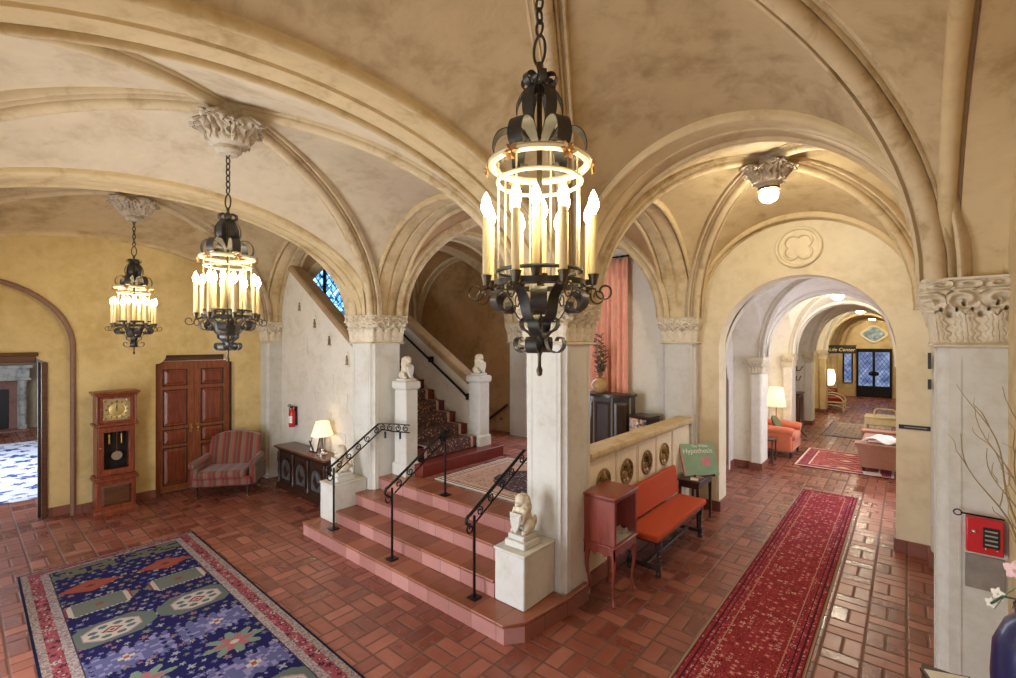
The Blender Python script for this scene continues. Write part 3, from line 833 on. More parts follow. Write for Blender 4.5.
lion((-2.672,3.36,.649), 0, 'stone lion with shield on the pedestal by the tall pier').scale = (1.1,1.1,1.13)
lion((-5.745,3.34,.653), 0, 'stone lion with shield on the pedestal beside the chest lamp').scale = (1.1,1.1,1.13)
lion((-5.29,4.05,1.951), pi/2, 'stone lion with shield on the newel post beside the pier', False)
lion((-5.29,5.50,1.951), pi/2, 'stone lion with shield on the newel post at the far side of the stair', False)

# ---------------------------------------------------------------- inner carpeted flight, climbing towards the clock wall
fs = thing('stair_flight', 'dark red carpeted stair climbing behind the lion newel posts', 'stairs', (-5.2, 4.8, LZ))
NST = 13; TR = .272
for k in range(NST):
    x1 = -4.95 - (.27 if k else 0) - TR*max(k-1,0); x0 = x1 - (.27 if k == 0 else TR) - .03
    y0, y1 = (4.06, 5.72) if k == 0 else (4.18, 5.36 if k == 1 else 5.43)
    if k == 0: x0 = -5.43
    mb = MB(); mb.box(x0+5.2, x1+5.2, y0-4.8, y1-4.8, 0.001+(R*k if k else 0), R*(k+1))
    if k > 0: mb.box(x0+5.2, x1+5.2+.012, y0-4.8, y1-4.8, R*(k+1)-.025, R*(k+1))
    if k == 0:
        mb = MB(); mb.prism([(x0+5.2,4.26-4.8),(-5.12+5.2,4.26-4.8),(-5.12+5.2,4.06-4.8),(x1+5.2,4.06-4.8),(x1+5.2,y1-4.8),(x0+5.2,y1-4.8)], .001, R)
    mb.build('step', M['redpaint'], fs, bevel=.006)
xend = -4.95-.27-TR*(NST-1)
mb = MB(); mb.box(XW+.002, xend+.03, 4.11, 5.44, LZ+R*NST-.1, LZ+R*NST); struct(mb.build('floor_stair', M['redpaint']), 'dark red landing under the stair window', 'floor')
# carpet over the stair
cp = thing('stair_carpet', 'dark patterned carpet runner laid down the middle of the stair', 'carpet', (-5.2,4.8,LZ))
def runner_path(off=.012):
    pts = []
    for k in range(NST-1, -1, -1):
        x1 = -4.95 - (.27 if k else 0) - TR*max(k-1,0)
        z = R*(k+1)
        pts += [(x1-(TR if k else .27)+.025, z+off), (x1+off, z+off)]
        if k > 0: pts += [(x1+off+.01, z-.03)]
    return pts
path = [p for p in runner_path() if not (p[0] > -4.96-.25 and p[1] < R*1.02+.02) or p[0] < -5.0]
def strip(y0, y1, name, mat, lift=.0):
    mb = MB(); pp = runner_path(.014+lift)[:-1]
    for (xa, za), (xb, zb_) in zip(pp, pp[1:]):
        mb.poly([(xa+5.2,y0-4.8,za),(xb+5.2,y0-4.8,zb_),(xb+5.2,y1-4.8,zb_),(xa+5.2,y1-4.8,za)])
    e = pp[-1]
    o = mb.build(name, mat, cp, smooth=0); s = o.modifiers.new('thick','SOLIDIFY'); s.thickness = .003; s.offset = 0
    return o
strip(4.32, 5.24, 'field', M['stairrug'])
strip(4.29, 4.34, 'border', M['rugborder'], .002); strip(5.22, 5.27, 'border', M['rugborder'], .002)
# stair side walls with sloping copings
def slope_wall(name, y0, y1, fz, x0, x1, label, mat, capmat, zb=0.0):
    r = root(name, label, 'wall')
    mb = MB(); n = [(x0,zb),(x1,zb),(x1,fz(x1)),(x0,fz(x0))]
    for y in (y0, y1): mb.poly([(x,y,z) for x,z in n])
    for k in range(4):
        a, b = n[k], n[(k+1)%4]; mb.poly([(a[0],y0,a[1]),(b[0],y0,b[1]),(b[0],y1,b[1]),(a[0],y1,a[1])])
    mb.build('wall_face', M[mat], r, smooth=0)
    c = MB(); c.loft([[(x, y0-.05, fz(x)-.02),(x, y1+.05, fz(x)-.02),(x, y1+.05, fz(x)+.06),(x, y1+.02, fz(x)+.09),(x, y0-.02, fz(x)+.09),(x, y0-.05, fz(x)+.06)] for x in (x0, x1)])
    c.build('coping', M[capmat], r, smooth=30)
    return r
capm = plaster('brown_coping', rgb(168,142,108), rgb(140,114,84)); M['capm'] = capm
fL = lambda x: 1.80 + (-5.45-x)*.655
fR = lambda x: 1.82 + (-5.45-x)*.61
wl = slope_wall('wall_stair', 3.95, 4.10, fL, -8.88, -5.99, 'pale stair wall with stepped relief behind the chest lamp', 'white', 'capm')
slope_wall('wall_stair_inner', 4.11, 4.16, lambda x: fL(x)-.02, -6.0, -5.45, 'short pale wall end beside the pier', 'stone', 'stone', LZ)
wr = slope_wall('wall_balustrade', 5.45, 5.60, fR, -9.1, -5.45, 'sloping stair balustrade wall with black handrail', 'white', 'capm', LZ)
# stepped joint lines and small emblems on the pale stair wall
jl = MB()
for k in range(6):
    x = -8.3+.42*k; z = 2.55-.3*k
    jl.box(x, x+.42, 3.940, 3.949, z, z+.012); jl.box(x+.41, x+.422, 3.940, 3.949, z-.3, z+.012)
    if k < 5: jl.box(x-.1, x+.35, 3.940, 3.949, z-.62, z-.608); jl.box(x+.35, x+.362, 3.940, 3.949, z-.92, z-.608)
jl.build('relief_line', M['white'], wl)
for x, z in ((-8.17,3.12),(-7.63,2.81),(-7.15,2.52),(-6.62,2.21)):
    mb = MB(); pts = [(-.055,-.09),(.055,-.09),(.055,.02),(.03,.08),(0,.105),(-.03,.08),(-.055,.02)]
    mb.loft([[(x+a*k, y, z+b_*k) for a, b_ in pts] for y, k in ((3.951,1.25),(3.935,1.2),(3.942,1.0),(3.945,.95))])
    mb.build('niche_frame', M['white'], wl)
    mb = MB(); mb.ell((x,3.936,z+.045),(.018,.012,.02)); mb.ell((x,3.938,z-.02),(.035,.014,.055)); mb.box(x-.04,x+.04,3.93,3.944,z-.085,z-.06); mb.build('emblem', M['roundel'], wl)
for k in range(5):
    x = -5.95-.62*k; z = fR(x)-.42
    mb = MB(); mb.tube([(x+.07*cos(a*pi/8), 5.448, z+.07*sin(a*pi/8)) for a in range(16)], .014, 6, closed=True); mb.ell((x,5.45,z),(.05,.02,.05)); mb.build('roundel', M['white'], wr)
sl = MB(); sl.loft([[(x,5.44,z),(x,5.452,z),(x,5.452,z+.03),(x,5.44,z+.03)] for x, z in ((-8.9,fR(-8.9)-.78),(-5.44,fR(-5.44)-.78))]); sl.build('string_line', M['white'], wr)
hr = thing('handrail', 'black handrail fixed along the sloping balustrade wall', 'handrail', (-5.4,5.36,1.6))
mb = MB(); mb.tube([(-.02-(0),0,.0),(-.2,-.0,.12),(-3.2,0,.12+3.0*.61)], .02, 8); mb.build('rail', M['ironblack'], hr)
for k in (.02, .95, 1.9, 2.9):
    mb = MB(); z = .12+(k-.2)*.61 if k > .1 else 0; mb.box(-k-.018,-k+.018,-.012,.085,z-.05,z+.05); mb.tube([(-k,0,z),(-k,.05,z-.03),(-k,.085,z-.02)],.011,6); mb.build('bracket', M['ironblack'], hr)
wrail = thing('handrail', 'brown wooden handrail sloping on the wall behind the far newel post', 'handrail', (-6.5,YN,1.0))
mb = MB(); mb.tube([(-.75,-.07,-.55),(.38,-.07,.22)], .025, 8); mb.build('rail', M['wood_dark'], wrail)
for x in (-.5,.2): mb = MB(); mb.tube([(x,-.07,-.13+x*.68-.08),(x,-.005,-.13+x*.68-.10)],.01,6); mb.build('bracket', M['ironblack'], wrail)

# ---------------------------------------------------------------- parapet beside the bench
pw = root('wall_parapet', 'cream parapet wall with carved roundels behind the orange bench', 'wall')
mb = MB(); mb.box(-2.62, -2.46, 4.13, 7.06, 0, 1.28); mb.build('wall_face', M['cream'], pw)
mb = MB(); mb.box(-2.65, -2.42, 4.13, 7.06, 1.28, 1.31); mb.box(-2.66, -2.405, 4.13, 7.06, 1.31, 1.37); mb.build('coping', M['arch'], pw, bevel=.012)
mb = MB(); mb.box(-2.46, -2.435, 4.14, 7.06, .0, .15); mb.build('skirting', M['skirt'], pw)
for k in range(4):
    y = 4.46+.545*k; z = 1.0
    mb = MB()
    mb.tube([(-2.455, y+.135*cos(a*pi/14), z+.135*sin(a*pi/14)) for a in range(28)], .016, 8, closed=True)
    mb.build('roundel_rim', M['roundel'], pw)
    mb = MB()
    rings = []
    for j in range(15):
        r = .125*j/14; rings.append([(-2.462+.048*max(0,sin(r*46+2.2*sin(3*a*2*pi/36)))*(1-.3*j/14)+.006*cos(a*2*pi/36*7), y+r*cos(a*2*pi/36), z+r*sin(a*2*pi/36)) for a in range(36)])
    mb.loft(rings, True, False); mb.build('roundel', M['roundel'], pw)
    if k < 5:
        yy = y+.272; mb = MB(); mb.box(-2.462,-2.452, yy-.006, yy+.006, .5, 1.27); mb.box(-2.462,-2.452, yy+.03, yy+.04, .5, 1.27); mb.build('panel_line', M['cream'], pw)

# ---------------------------------------------------------------- iron stair railings
def bar(pts, r=.011, n=6):
    mb = MB(); mb.tube(pts, r, n); return mb
def spiral(c, r0, turns, ax1, ax2, n=26, flip=1, a0=0):
    c = Vector(c); a1 = Vector(ax1); a2 = Vector(ax2)
    return [c + (a1*cos(a0+flip*2*pi*turns*k/n) + a2*sin(a0+flip*2*pi*turns*k/n))*(r0*(1-.72*k/n)) for k in range(n+1)]
def railing(label, foot, x, y0, y1, z0, z1, foot2=None, tail=None, gap=.10):
    rl = thing('stair_railing', label, 'railing', foot)
    fx, fy, fz = foot
    L = lambda p: (p[0]-fx, p[1]-fy, p[2]-fz)
    d = Vector((0, y1-y0, z1-z0)); Ln = d.length; d.normalize(); up = Vector((0,-d.z,d.y))
    A = Vector((x,y0,z0)); B = Vector((x,y1,z1))
    bar([L((fx,fy,fz+.003)), L((x,fy,z0-.02))], .013).build('post', M['ironblack'], rl)
    mb = MB(); mb.box(-.05,.05,-.05,.05,.002,.012); mb.build('base_plate', M['ironblack'], rl)
    top = [A + d*t for t in (0, Ln)]; low = [A - up*gap, B - up*gap]
    lead = [A + up*0 - d*.0]
    curl = [A + Vector((0,-.02-.05*sin(k*.55), -.05+.05*cos(k*.55))) for k in range(7)][::-1]
    mb = MB(); mb.ribbon([L(p) for p in curl+top[1:]], (1,0,0), .032, .012); mb.build('top_rail', M['ironblack'], rl)
    mb = MB(); mb.tube([L(p) for p in low], .009, 6); mb.build('lower_rail', M['ironblack'], rl)
    ns = 5
    for k in range(ns):
        c = A + d*(Ln*(k+.5)/ns) - up*gap*.5
        s = spiral(c, gap*.44, 1.3, d, up, flip=1 if k % 2 else -1, a0=pi/2)
        mb = MB(); mb.tube([L(p) for p in s], .007, 5); mb.build('scroll', M['ironblack'], rl)
    s = spiral(A + Vector((0,-.02,-.13)), .05, 1.2, (0,1,0), (0,0,1), a0=pi/2)
    mb = MB(); mb.tube([L(p) for p in s], .008, 5); mb.build('scroll', M['ironblack'], rl)
    if foot2:
        bar([L((foot2[0],foot2[1],foot2[2]+.003)), L((x, foot2[1], z1-.01))], .013).build('post', M['ironblack'], rl)
        mb = MB(); f = L(foot2); mb.box(f[0]-.05,f[0]+.05,f[1]-.05,f[1]+.05,f[2]+.002,f[2]+.012); mb.build('base_plate', M['ironblack'], rl)
        s = spiral(B + Vector((0,-.02,-.13)), .05, 1.2, (0,1,0), (0,0,1), a0=pi/2)
        mb = MB(); mb.tube([L(p) for p in s], .008, 5); mb.build('scroll', M['ironblack'], rl)
        s = spiral(B + Vector((0,.03,-.03)), .035, 1.1, (0,1,0), (0,0,1), a0=pi/2, flip=-1)
        mb = MB(); mb.ribbon([L(p) for p in s], (1,0,0), .03, .01); mb.build('scroll', M['ironblack'], rl)
    if tail:
        P = [Vector(p) for p in tail]
        mb = MB(); mb.ribbon([L(B)]+[L(p) for p in P], (0,0,1), .012, .03); mb.build('top_rail', M['ironblack'], rl)
        mb = MB(); mb.tube([L(low[1])]+[L(p-Vector((0,0,gap))) for p in P], .009, 6); mb.build('lower_rail', M['ironblack'], rl)
        dd = (P[-1]-B); LL = dd.length; dd.normalize()
        for k in range(4):
            c = B + dd*(LL*(k+.5)/4) - Vector((0,0,gap*.5))
            mb = MB(); mb.tube([L(p) for p in spiral(c, gap*.44, 1.3, dd, (0,0,1), a0=pi/2, flip=1 if k%2 else -1)], .007, 5); mb.build('scroll', M['ironblack'], rl)
        for k in (.22,.7):
            c = B + dd*LL*k; mb = MB(); mb.tube([L(c-Vector((0,0,.1))), L(c-Vector((0,0,.19)))], .014, 6); mb.build('bracket', M['ironblack'], rl)
    return rl
railing('black iron stair railing beside the chest lamp', (-5.43,3.05,R), -5.43, 3.03, 3.70, .945, 1.385, tail=[(-5.25,3.80,1.39),(-5.02,3.90,1.385)])
railing('black iron railing on two posts in the middle of the steps', (-4.20,3.03,R), -4.20, 3.01, 3.79, .95, 1.44, foot2=(-4.20,3.79,LZ))
railing('black iron stair railing running up to the tall pier', (-3.0,3.06,R), -3.0, 3.03, 3.80, .935, 1.38)
# ================================================================ chandeliers
def boss(name, label, x, y, zb=4.0):
    b = thing(name, label, 'ceiling boss', (x, y, zb))
    mb = MB(); mb.lathe([(.02,0),(.07,.0),(.10,.03),(.10,.06),(.135,.075),(.15,.10),(.15,.13),(.12,.15),(.12,.40),(.02,.40)], 28); mb.build('boss_drum', M['boss'], b)
    for k in range(8):
        a = 2*pi*k/8+pi/8; big = k % 2 == 0
        u = Vector((cos(a),sin(a),0)); v = Vector((-sin(a),cos(a),0)); L = 1.0 if big else .78
        mb = MB()
        def leaf(s, t):
            sp = -1+2*s; w = (.115 if big else .085)*(1-.55*t**3)*(.84+.16*cos(t*21))*(1 if t < .93 else .7)
            r = .115+.15*L*t**1.2 + .015*cos(sp*9); z = .085 + .27*L*t - .13*L*t**3.2 + .03*sp*sp
            return u*r + v*(w*sp) + Vector((0,0,z)) + (u*.018-Vector((0,0,.012)))*cos(sp*12+t*4)
        mb.grid(leaf, 18, 14); o = mb.build('carved_leaf', M['boss'], b, smooth=60); q = o.modifiers.new('thick','SOLIDIFY'); q.thickness = .022; q.offset = 0
    return b
def chandelier(label):
    c = thing('chandelier', label, 'chandelier', (0,0,2.36), group=None)
    zz = -2.36
    Z = lambda r, a, z: (r*cos(a), r*sin(a), z+zz)
    # chain
    mb = MB(); z = 3.715; k = 0
    while z < 4.02:
        ax = (1,0) if k % 2 == 0 else (0,1)
        mb.tube([(ax[0]*.016*cos(t*pi/6), ax[1]*.016*cos(t*pi/6), z+.030+.030*sin(t*pi/6)+zz) for t in range(12)], .0055, 5, closed=True)
        z += .048; k += 1
    mb.build('chain', M['iron'], c)
    mb = MB(); mb.tube([(.028*cos(t*pi/10), 0, 3.655+.058*sin(t*pi/10)+zz) for t in range(20)], .006, 6, closed=True); mb.build('hanging_ring', M['iron'], c)
    mb = MB(); mb.lathe([(.005,3.605+zz),(.013,3.605+zz),(.013,3.59+zz),(.009,3.575+zz),(.011,3.45+zz),(.011,2.47+zz),(.014,2.46+zz),(.007,2.44+zz),(.007,2.40+zz),(.013,2.385+zz),(.010,2.365+zz),(.003,2.36+zz)], 12); mb.build('stem', M['bronze'], c)
    # curled crown straps
    for k in range(6):
        a = 2*pi*k/6+.3; pts = []
        for j in range(16):
            t = j/15; an = -pi/2 + t*pi*1.75
            pts.append(Z(.055 + .030*sin(t*pi*1.7), a, 3.455+.028*sin(an+pi*.5) + .012))
        pts = [Z(.012, a, 3.48), Z(.018, a, 3.52)] + [Z(.046-.026*cos(pi*t/10*1.55), a, 3.53+.024*sin(pi*t/10*1.55)) for t in range(11)]
        mb = MB(); mb.ribbon(pts, (-sin(a),cos(a),0), .03, .004, True); mb.build('crown_curl', M['iron'], c)
    A0 = radians(-53.5)
    for k in range(6):
        a = A0 + pi/6 + pi/3*k; w = (-sin(a),cos(a),0)
        pts = [Z(.014,a,3.515), Z(.042,a,3.505), Z(.070,a,3.475), Z(.088,a,3.435), Z(.090,a,3.39), Z(.076,a,3.35), Z(.052,a,3.32), Z(.03,a,3.305), Z(.014,a,3.31)]
        mb = MB(); mb.ribbon(pts, w, [.02,.036,.046,.05,.048,.042,.034,.026,.018], .0035, True); mb.build('crown_strap', M['iron'], c)
        pts = [Z(.012,a,3.27), Z(.035,a,3.285), Z(.065,a,3.315), Z(.098,a,3.338), Z(.135,a,3.34), Z(.164,a,3.325), Z(.180,a,3.295), Z(.184,a,3.26), Z(.174,a,3.232), Z(.152,a,3.222), Z(.134,a,3.23), Z(.128,a,3.248)]
        mb = MB(); mb.ribbon(pts, w, [.02,.03,.045,.056,.06,.06,.06,.06,.058,.05,.042,.034], .0035, True); mb.build('crown_strap', M['iron'], c)
    def ring(r, z, h, t, name, mat):
        mb = MB(); mb.lathe([(r-t/2,z+zz),(r+t/2,z+zz),(r+t/2,z+h+zz),(r-t/2,z+h+zz),(r-t/2,z+zz)], 40, caps=False); mb.build(name, M[mat], c)
    def tring(r, z, q, name, mat):
        mb = MB(); mb.tube([(r*cos(2*pi*k/40), r*sin(2*pi*k/40), z+zz) for k in range(40)], q, 8, closed=True); mb.build(name, M[mat], c)
    tring(.190, 3.20, .016, 'cage_ring', 'enamel')
    tring(.166, 3.13, .008, 'cage_ring', 'enamel')
    tring(.166, 2.775, .008, 'cage_ring', 'iron')
    ring(.178, 2.715, .022, .006, 'cage_ring', 'iron')
    for k in range(8):
        a = 2*pi*k/8+.1
        mb = MB(); mb.tube([Z(.166,a,3.20), Z(.166,a,2.72)], .0035, 6); mb.build('cage_bar', M['enamel'], c)
    for k in range(6):
        a = A0 + pi/6 + pi/3*k; mb = MB(); n = Vector((cos(a),sin(a),0)); t = Vector((-sin(a),cos(a),0)); o = n*.206+Vector((0,0,3.185+zz))
        for q in range(6):
            b = 2*pi*q/6; d = t*cos(b)+Vector((0,0,1))*sin(b); e = n.cross(d)
            mb.loft([[o+n*.004, o+n*.0041+e*.001, o+n*.0042], [o+d*.02+e*.012, o+d*.02+n*.012, o+d*.02-e*.012], [o+d*.036+n*.004+e*.001, o+d*.036+n*.005, o+d*.036+n*.004-e*.001]])
        mb.ell(o+n*.008, (.008,.008,.008), 8, 6); mb.build('rosette', M['gild'], c)
    def candle(r, a, z0, h, arm=True):
        x, y = r*cos(a), r*sin(a)
        mb = MB(); mb.lathe([(.0145,z0+zz),(.0145,z0+h+zz),(.006,z0+h+.004+zz)], 12, (x,y,0)); cd_ = mb.build('candle', M['candle'], c)
        mb = MB(); mb.lathe([(.007,z0+h+.004+zz),(.019,z0+h+.026+zz),(.021,z0+h+.044+zz),(.013,z0+h+.072+zz),(.002,z0+h+.094+zz)], 12, (x,y,0)); mb.build('bulb', M['bulb'], cd_)
        mb = MB(); mb.lathe([(.006,z0-.03+zz),(.012,z0-.028+zz),(.016,z0-.01+zz),(.022,z0+.012+zz),(.0135,z0+.012+zz)], 12, (x,y,0)); mb.build('candle_cup', M['bronze'], cd_)
    for k in range(8):
        a = A0 + pi/8 + 2*pi*k/8; r = .220
        mb = MB(); pts = [Z(.17,a,2.725), Z(.195,a,2.705), Z(.22,a,2.708)]; mb.tube(pts, .006, 6)
        cu = Vector((cos(a),sin(a),0)); o = Vector(Z(.262,a,2.685))
        mb.tube([Z(.195,a,2.705)] + [Vector(Z(.228,a,2.695))] + spiral_pts(o, .034, cu), .004, 5); mb.build('candle_arm', M['bronze'], c)
        candle(r, a, 2.74, .235)
    for k in range(4):
        a = pi/2*k+.5; candle(.10, a, 2.77, .235)
    mb = MB(); mb.tube([Z(.17,.5,2.735), Z(.17,.5+pi,2.735)], .006, 6); mb.tube([Z(.17,.5+pi/2,2.735), Z(.17,.5+pi*1.5,2.735)], .006, 6); mb.build('cross_bar', M['bronze'], c)
    # scroll straps below
    for k in range(6):
        a = 2*pi*k/6+.1; w = (-sin(a),cos(a),0)
        pts = [Z(.15,a,2.70), Z(.185,a,2.685), Z(.20,a,2.655), Z(.185,a,2.625), Z(.155,a,2.615), Z(.135,a,2.63), Z(.135,a,2.65)]
        mb = MB(); mb.ribbon(pts, w, .06, .004, True); mb.build('scroll_strap', M['iron'], c)
        pts = [Z(.17,a+.5,2.71), Z(.135,a+.5,2.69), Z(.11,a+.5,2.655), Z(.095,a+.5,2.61), Z(.07,a+.5,2.58), Z(.04,a+.5,2.575)]
        mb = MB(); mb.ribbon(pts, (-sin(a+.5),cos(a+.5),0), .045, .004, True); mb.build('scroll_strap', M['iron'], c)
    for k in range(4):
        a = pi/2*k+.3; w = (-sin(a),cos(a),0)
        pts = [Z(.05,a,2.60), Z(.075,a,2.58), Z(.07,a,2.55), Z(.04,a,2.53), Z(.025,a,2.50), Z(.04,a,2.465), Z(.075,a,2.455), Z(.10,a,2.475), Z(.10,a,2.505), Z(.08,a,2.515), Z(.07,a,2.50)]
        mb = MB(); mb.ribbon(pts, w, .045, .004, True); mb.build('scroll_strap', M['iron'], c)
    return c
def spiral_pts(o, r, u):
    return [o + u*(r*(1-.5*k/14))*cos(-pi/2*0+pi+2*pi*k/14*1.05) + Vector((0,0,1))*(r*(1-.5*k/14))*sin(pi+2*pi*k/14*1.05) for k in range(15)]
ch = chandelier('large wrought iron candle chandelier hanging in front of the tall pier by the orange bench')
ch.location = (-1.115, 1.507, 2.36)
dup(ch, (-4.18, 1.43, 2.33), .4, 'wrought iron candle chandelier hanging before the double wooden door')
dup(ch, (-7.40, 1.46, 2.33), .9, 'wrought iron candle chandelier hanging above the longcase clock, deepest in the hall')
bo = boss('ceiling_boss', 'carved leaf boss at the vault crown above the large chandelier', -1.115, 1.507)
dup(bo, (-4.18, 1.43, 4.0), .3, 'carved leaf boss from which the chandelier before the wooden door hangs')
dup(bo, (-7.40, 1.46, 4.0), .1, 'carved leaf boss from which the chandelier above the clock hangs')
dup(bo, (-1.11, 5.55, 4.08), .2, 'carved leaf boss holding the bright lamp above the orange bench')
def flush_lamp(x, y, z, label, mat, r=.075, fitting='bronze'):
    l = thing('ceiling_lamp', label, 'ceiling lamp', (x, y, z))
    mb = MB(); mb.lathe([(.03,.16),(r+.03,.15),(r+.035,.125),(r+.01,.115),(.03,.115)], 24); mb.build('collar', M[fitting], l)
    mb = MB(); mb.lathe([(r,.12),(r+.012,.09),(r+.012,.05),(r*.85,.018),(r*.4,.0),(.004,-.003)], 24); mb.build('glass_bowl', M[mat], l)
    return l
flush_lamp(-1.11, 5.55, 3.96, 'bright bowl lamp under the carved boss in front of the quatrefoil medallion', 'lamp_glass')
flush_lamp(-1.10, 11.93, 3.36, 'first bright bowl lamp on the passage vault', 'corridor_glass', .09)
flush_lamp(-1.10, 18.28, 3.36, 'second bright bowl lamp down the passage vault', 'corridor_glass', .10)
flush_lamp(-1.10, 24.6, 3.36, 'last bright bowl lamp on the vault before the leaded doors', 'corridor_glass', .11)
# ================================================================ rugs (woven pattern as one colour per knot)
DK = [1.0]
C = lambda *a: np.array(rgb(*a)[:3])*DK[0]
def rug(name, label, x0, x1, y0, y1, step, fn, z=.012, rz=0.0, fringe=None, th=.012):
    nx = int((x1-x0)/step); ny = int((y1-y0)/step)
    t = thing(name, label, 'rug', ((x0+x1)/2, (y0+y1)/2, z-th+.001), rz)
    hx, hy = (x1-x0)/2, (y1-y0)/2
    gx, gy = np.meshgrid(np.arange(nx), np.arange(ny), indexing='ij')
    u = (gx+.5)*step; v = (gy+.5)*step
    col = fn(u, v, nx*step, ny*step)
    vx, vy = np.meshgrid(np.linspace(-hx, hx, nx+1), np.linspace(-hy, hy, ny+1), indexing='ij')
    vz = np.full_like(vx, th)
    verts = np.stack([vx, vy, vz], -1).reshape(-1, 3)
    idx = (gx*(ny+1)+gy)
    faces = np.stack([idx, idx+(ny+1), idx+(ny+2), idx+1], -1).reshape(-1, 4)
    me = bpy.data.meshes.new('pile')
    nv = len(verts); side = [(-hx,-hy,0),(hx,-hy,0),(hx,hy,0),(-hx,hy,0),(-hx,-hy,th),(hx,-hy,th),(hx,hy,th),(-hx,hy,th)]
    allv = verts.tolist() + side
    sf = [(nv+a, nv+b, nv+c, nv+d) for a, b, c, d in ((0,1,5,4),(1,2,6,5),(2,3,7,6),(3,0,4,7))]
    me.from_pydata(allv, [], faces.tolist()+sf)
    ca = me.color_attributes.new('Col', 'FLOAT_COLOR', 'CORNER')
    c4 = np.ones((len(faces)+4, 4, 4), np.float32)
    c4[:len(faces), :, :3] = col.reshape(-1, 1, 3); c4[len(faces):, :, :3] = col[0, 0]*.6
    ca.data.foreach_set('color', c4.reshape(-1))
    me.materials.append(M['rugattr'])
    o = bpy.data.objects.new('pile', me); COL.objects.link(o); o.parent = t
    if fringe:
        f = MB(); rs = random.Random(3)
        for s in (-1, 1):
            n = int((y1-y0)/.02)
            for k in range(n):
                yy = -hy + (y1-y0)*(k+.5)/n
                f.box(s*hx-(0 if s > 0 else .05), s*hx+(.05 if s > 0 else 0), yy-.005, yy+.005+rs.uniform(-.003,.003), .001, .006)
        f.build('fringe', M['whitecloth'], t, smooth=0)
    return t
def hsh(a, b, k=0):
    s = np.sin(a*127.1+b*311.7+k*74.7)*43758.5453
    return s-np.floor(s)
def motif_field(u, v, cell, pal, base, k=0, prob=.75, r=.36):
    """little flowers scattered on a jittered grid"""
    col = np.empty(u.shape+(3,)); col[:] = base
    iu, iv = np.floor(u/cell), np.floor(v/cell + .5*np.mod(np.floor(u/cell), 2))
    fu = u/cell-iu-.5 - (hsh(iu,iv,k+1)-.5)*.35; fv = (v/cell+.5*np.mod(iu,2))-iv-.5 - (hsh(iu,iv,k+2)-.5)*.35
    rr = np.hypot(fu, fv); an = np.arctan2(fv, fu)
    h = hsh(iu, iv, k+3); size = r*(.6+.6*hsh(iu,iv,k+4))
    pet = rr < size*(.72+.28*np.cos(an*np.where(h > .5, 4, 5)+h*6))
    on = pet & (hsh(iu,iv,k+5) < prob)
    pi_ = (hsh(iu,iv,k+6)*len(pal)).astype(int) % len(pal)
    P = np.array(pal); col[on] = P[pi_][on]
    core = (rr < size*.32) & on
    col[core] = P[(pi_+1) % len(pal)][core]
    return col
DK[0] = .62
NAVY, INK = C(34,30,84), C(24,26,58)
CREAM, LIL, GRN, PNK, RST, BUR = C(206,192,176), C(106,104,146), C(116,124,112), C(176,118,118), C(176,82,60), C(126,36,44)
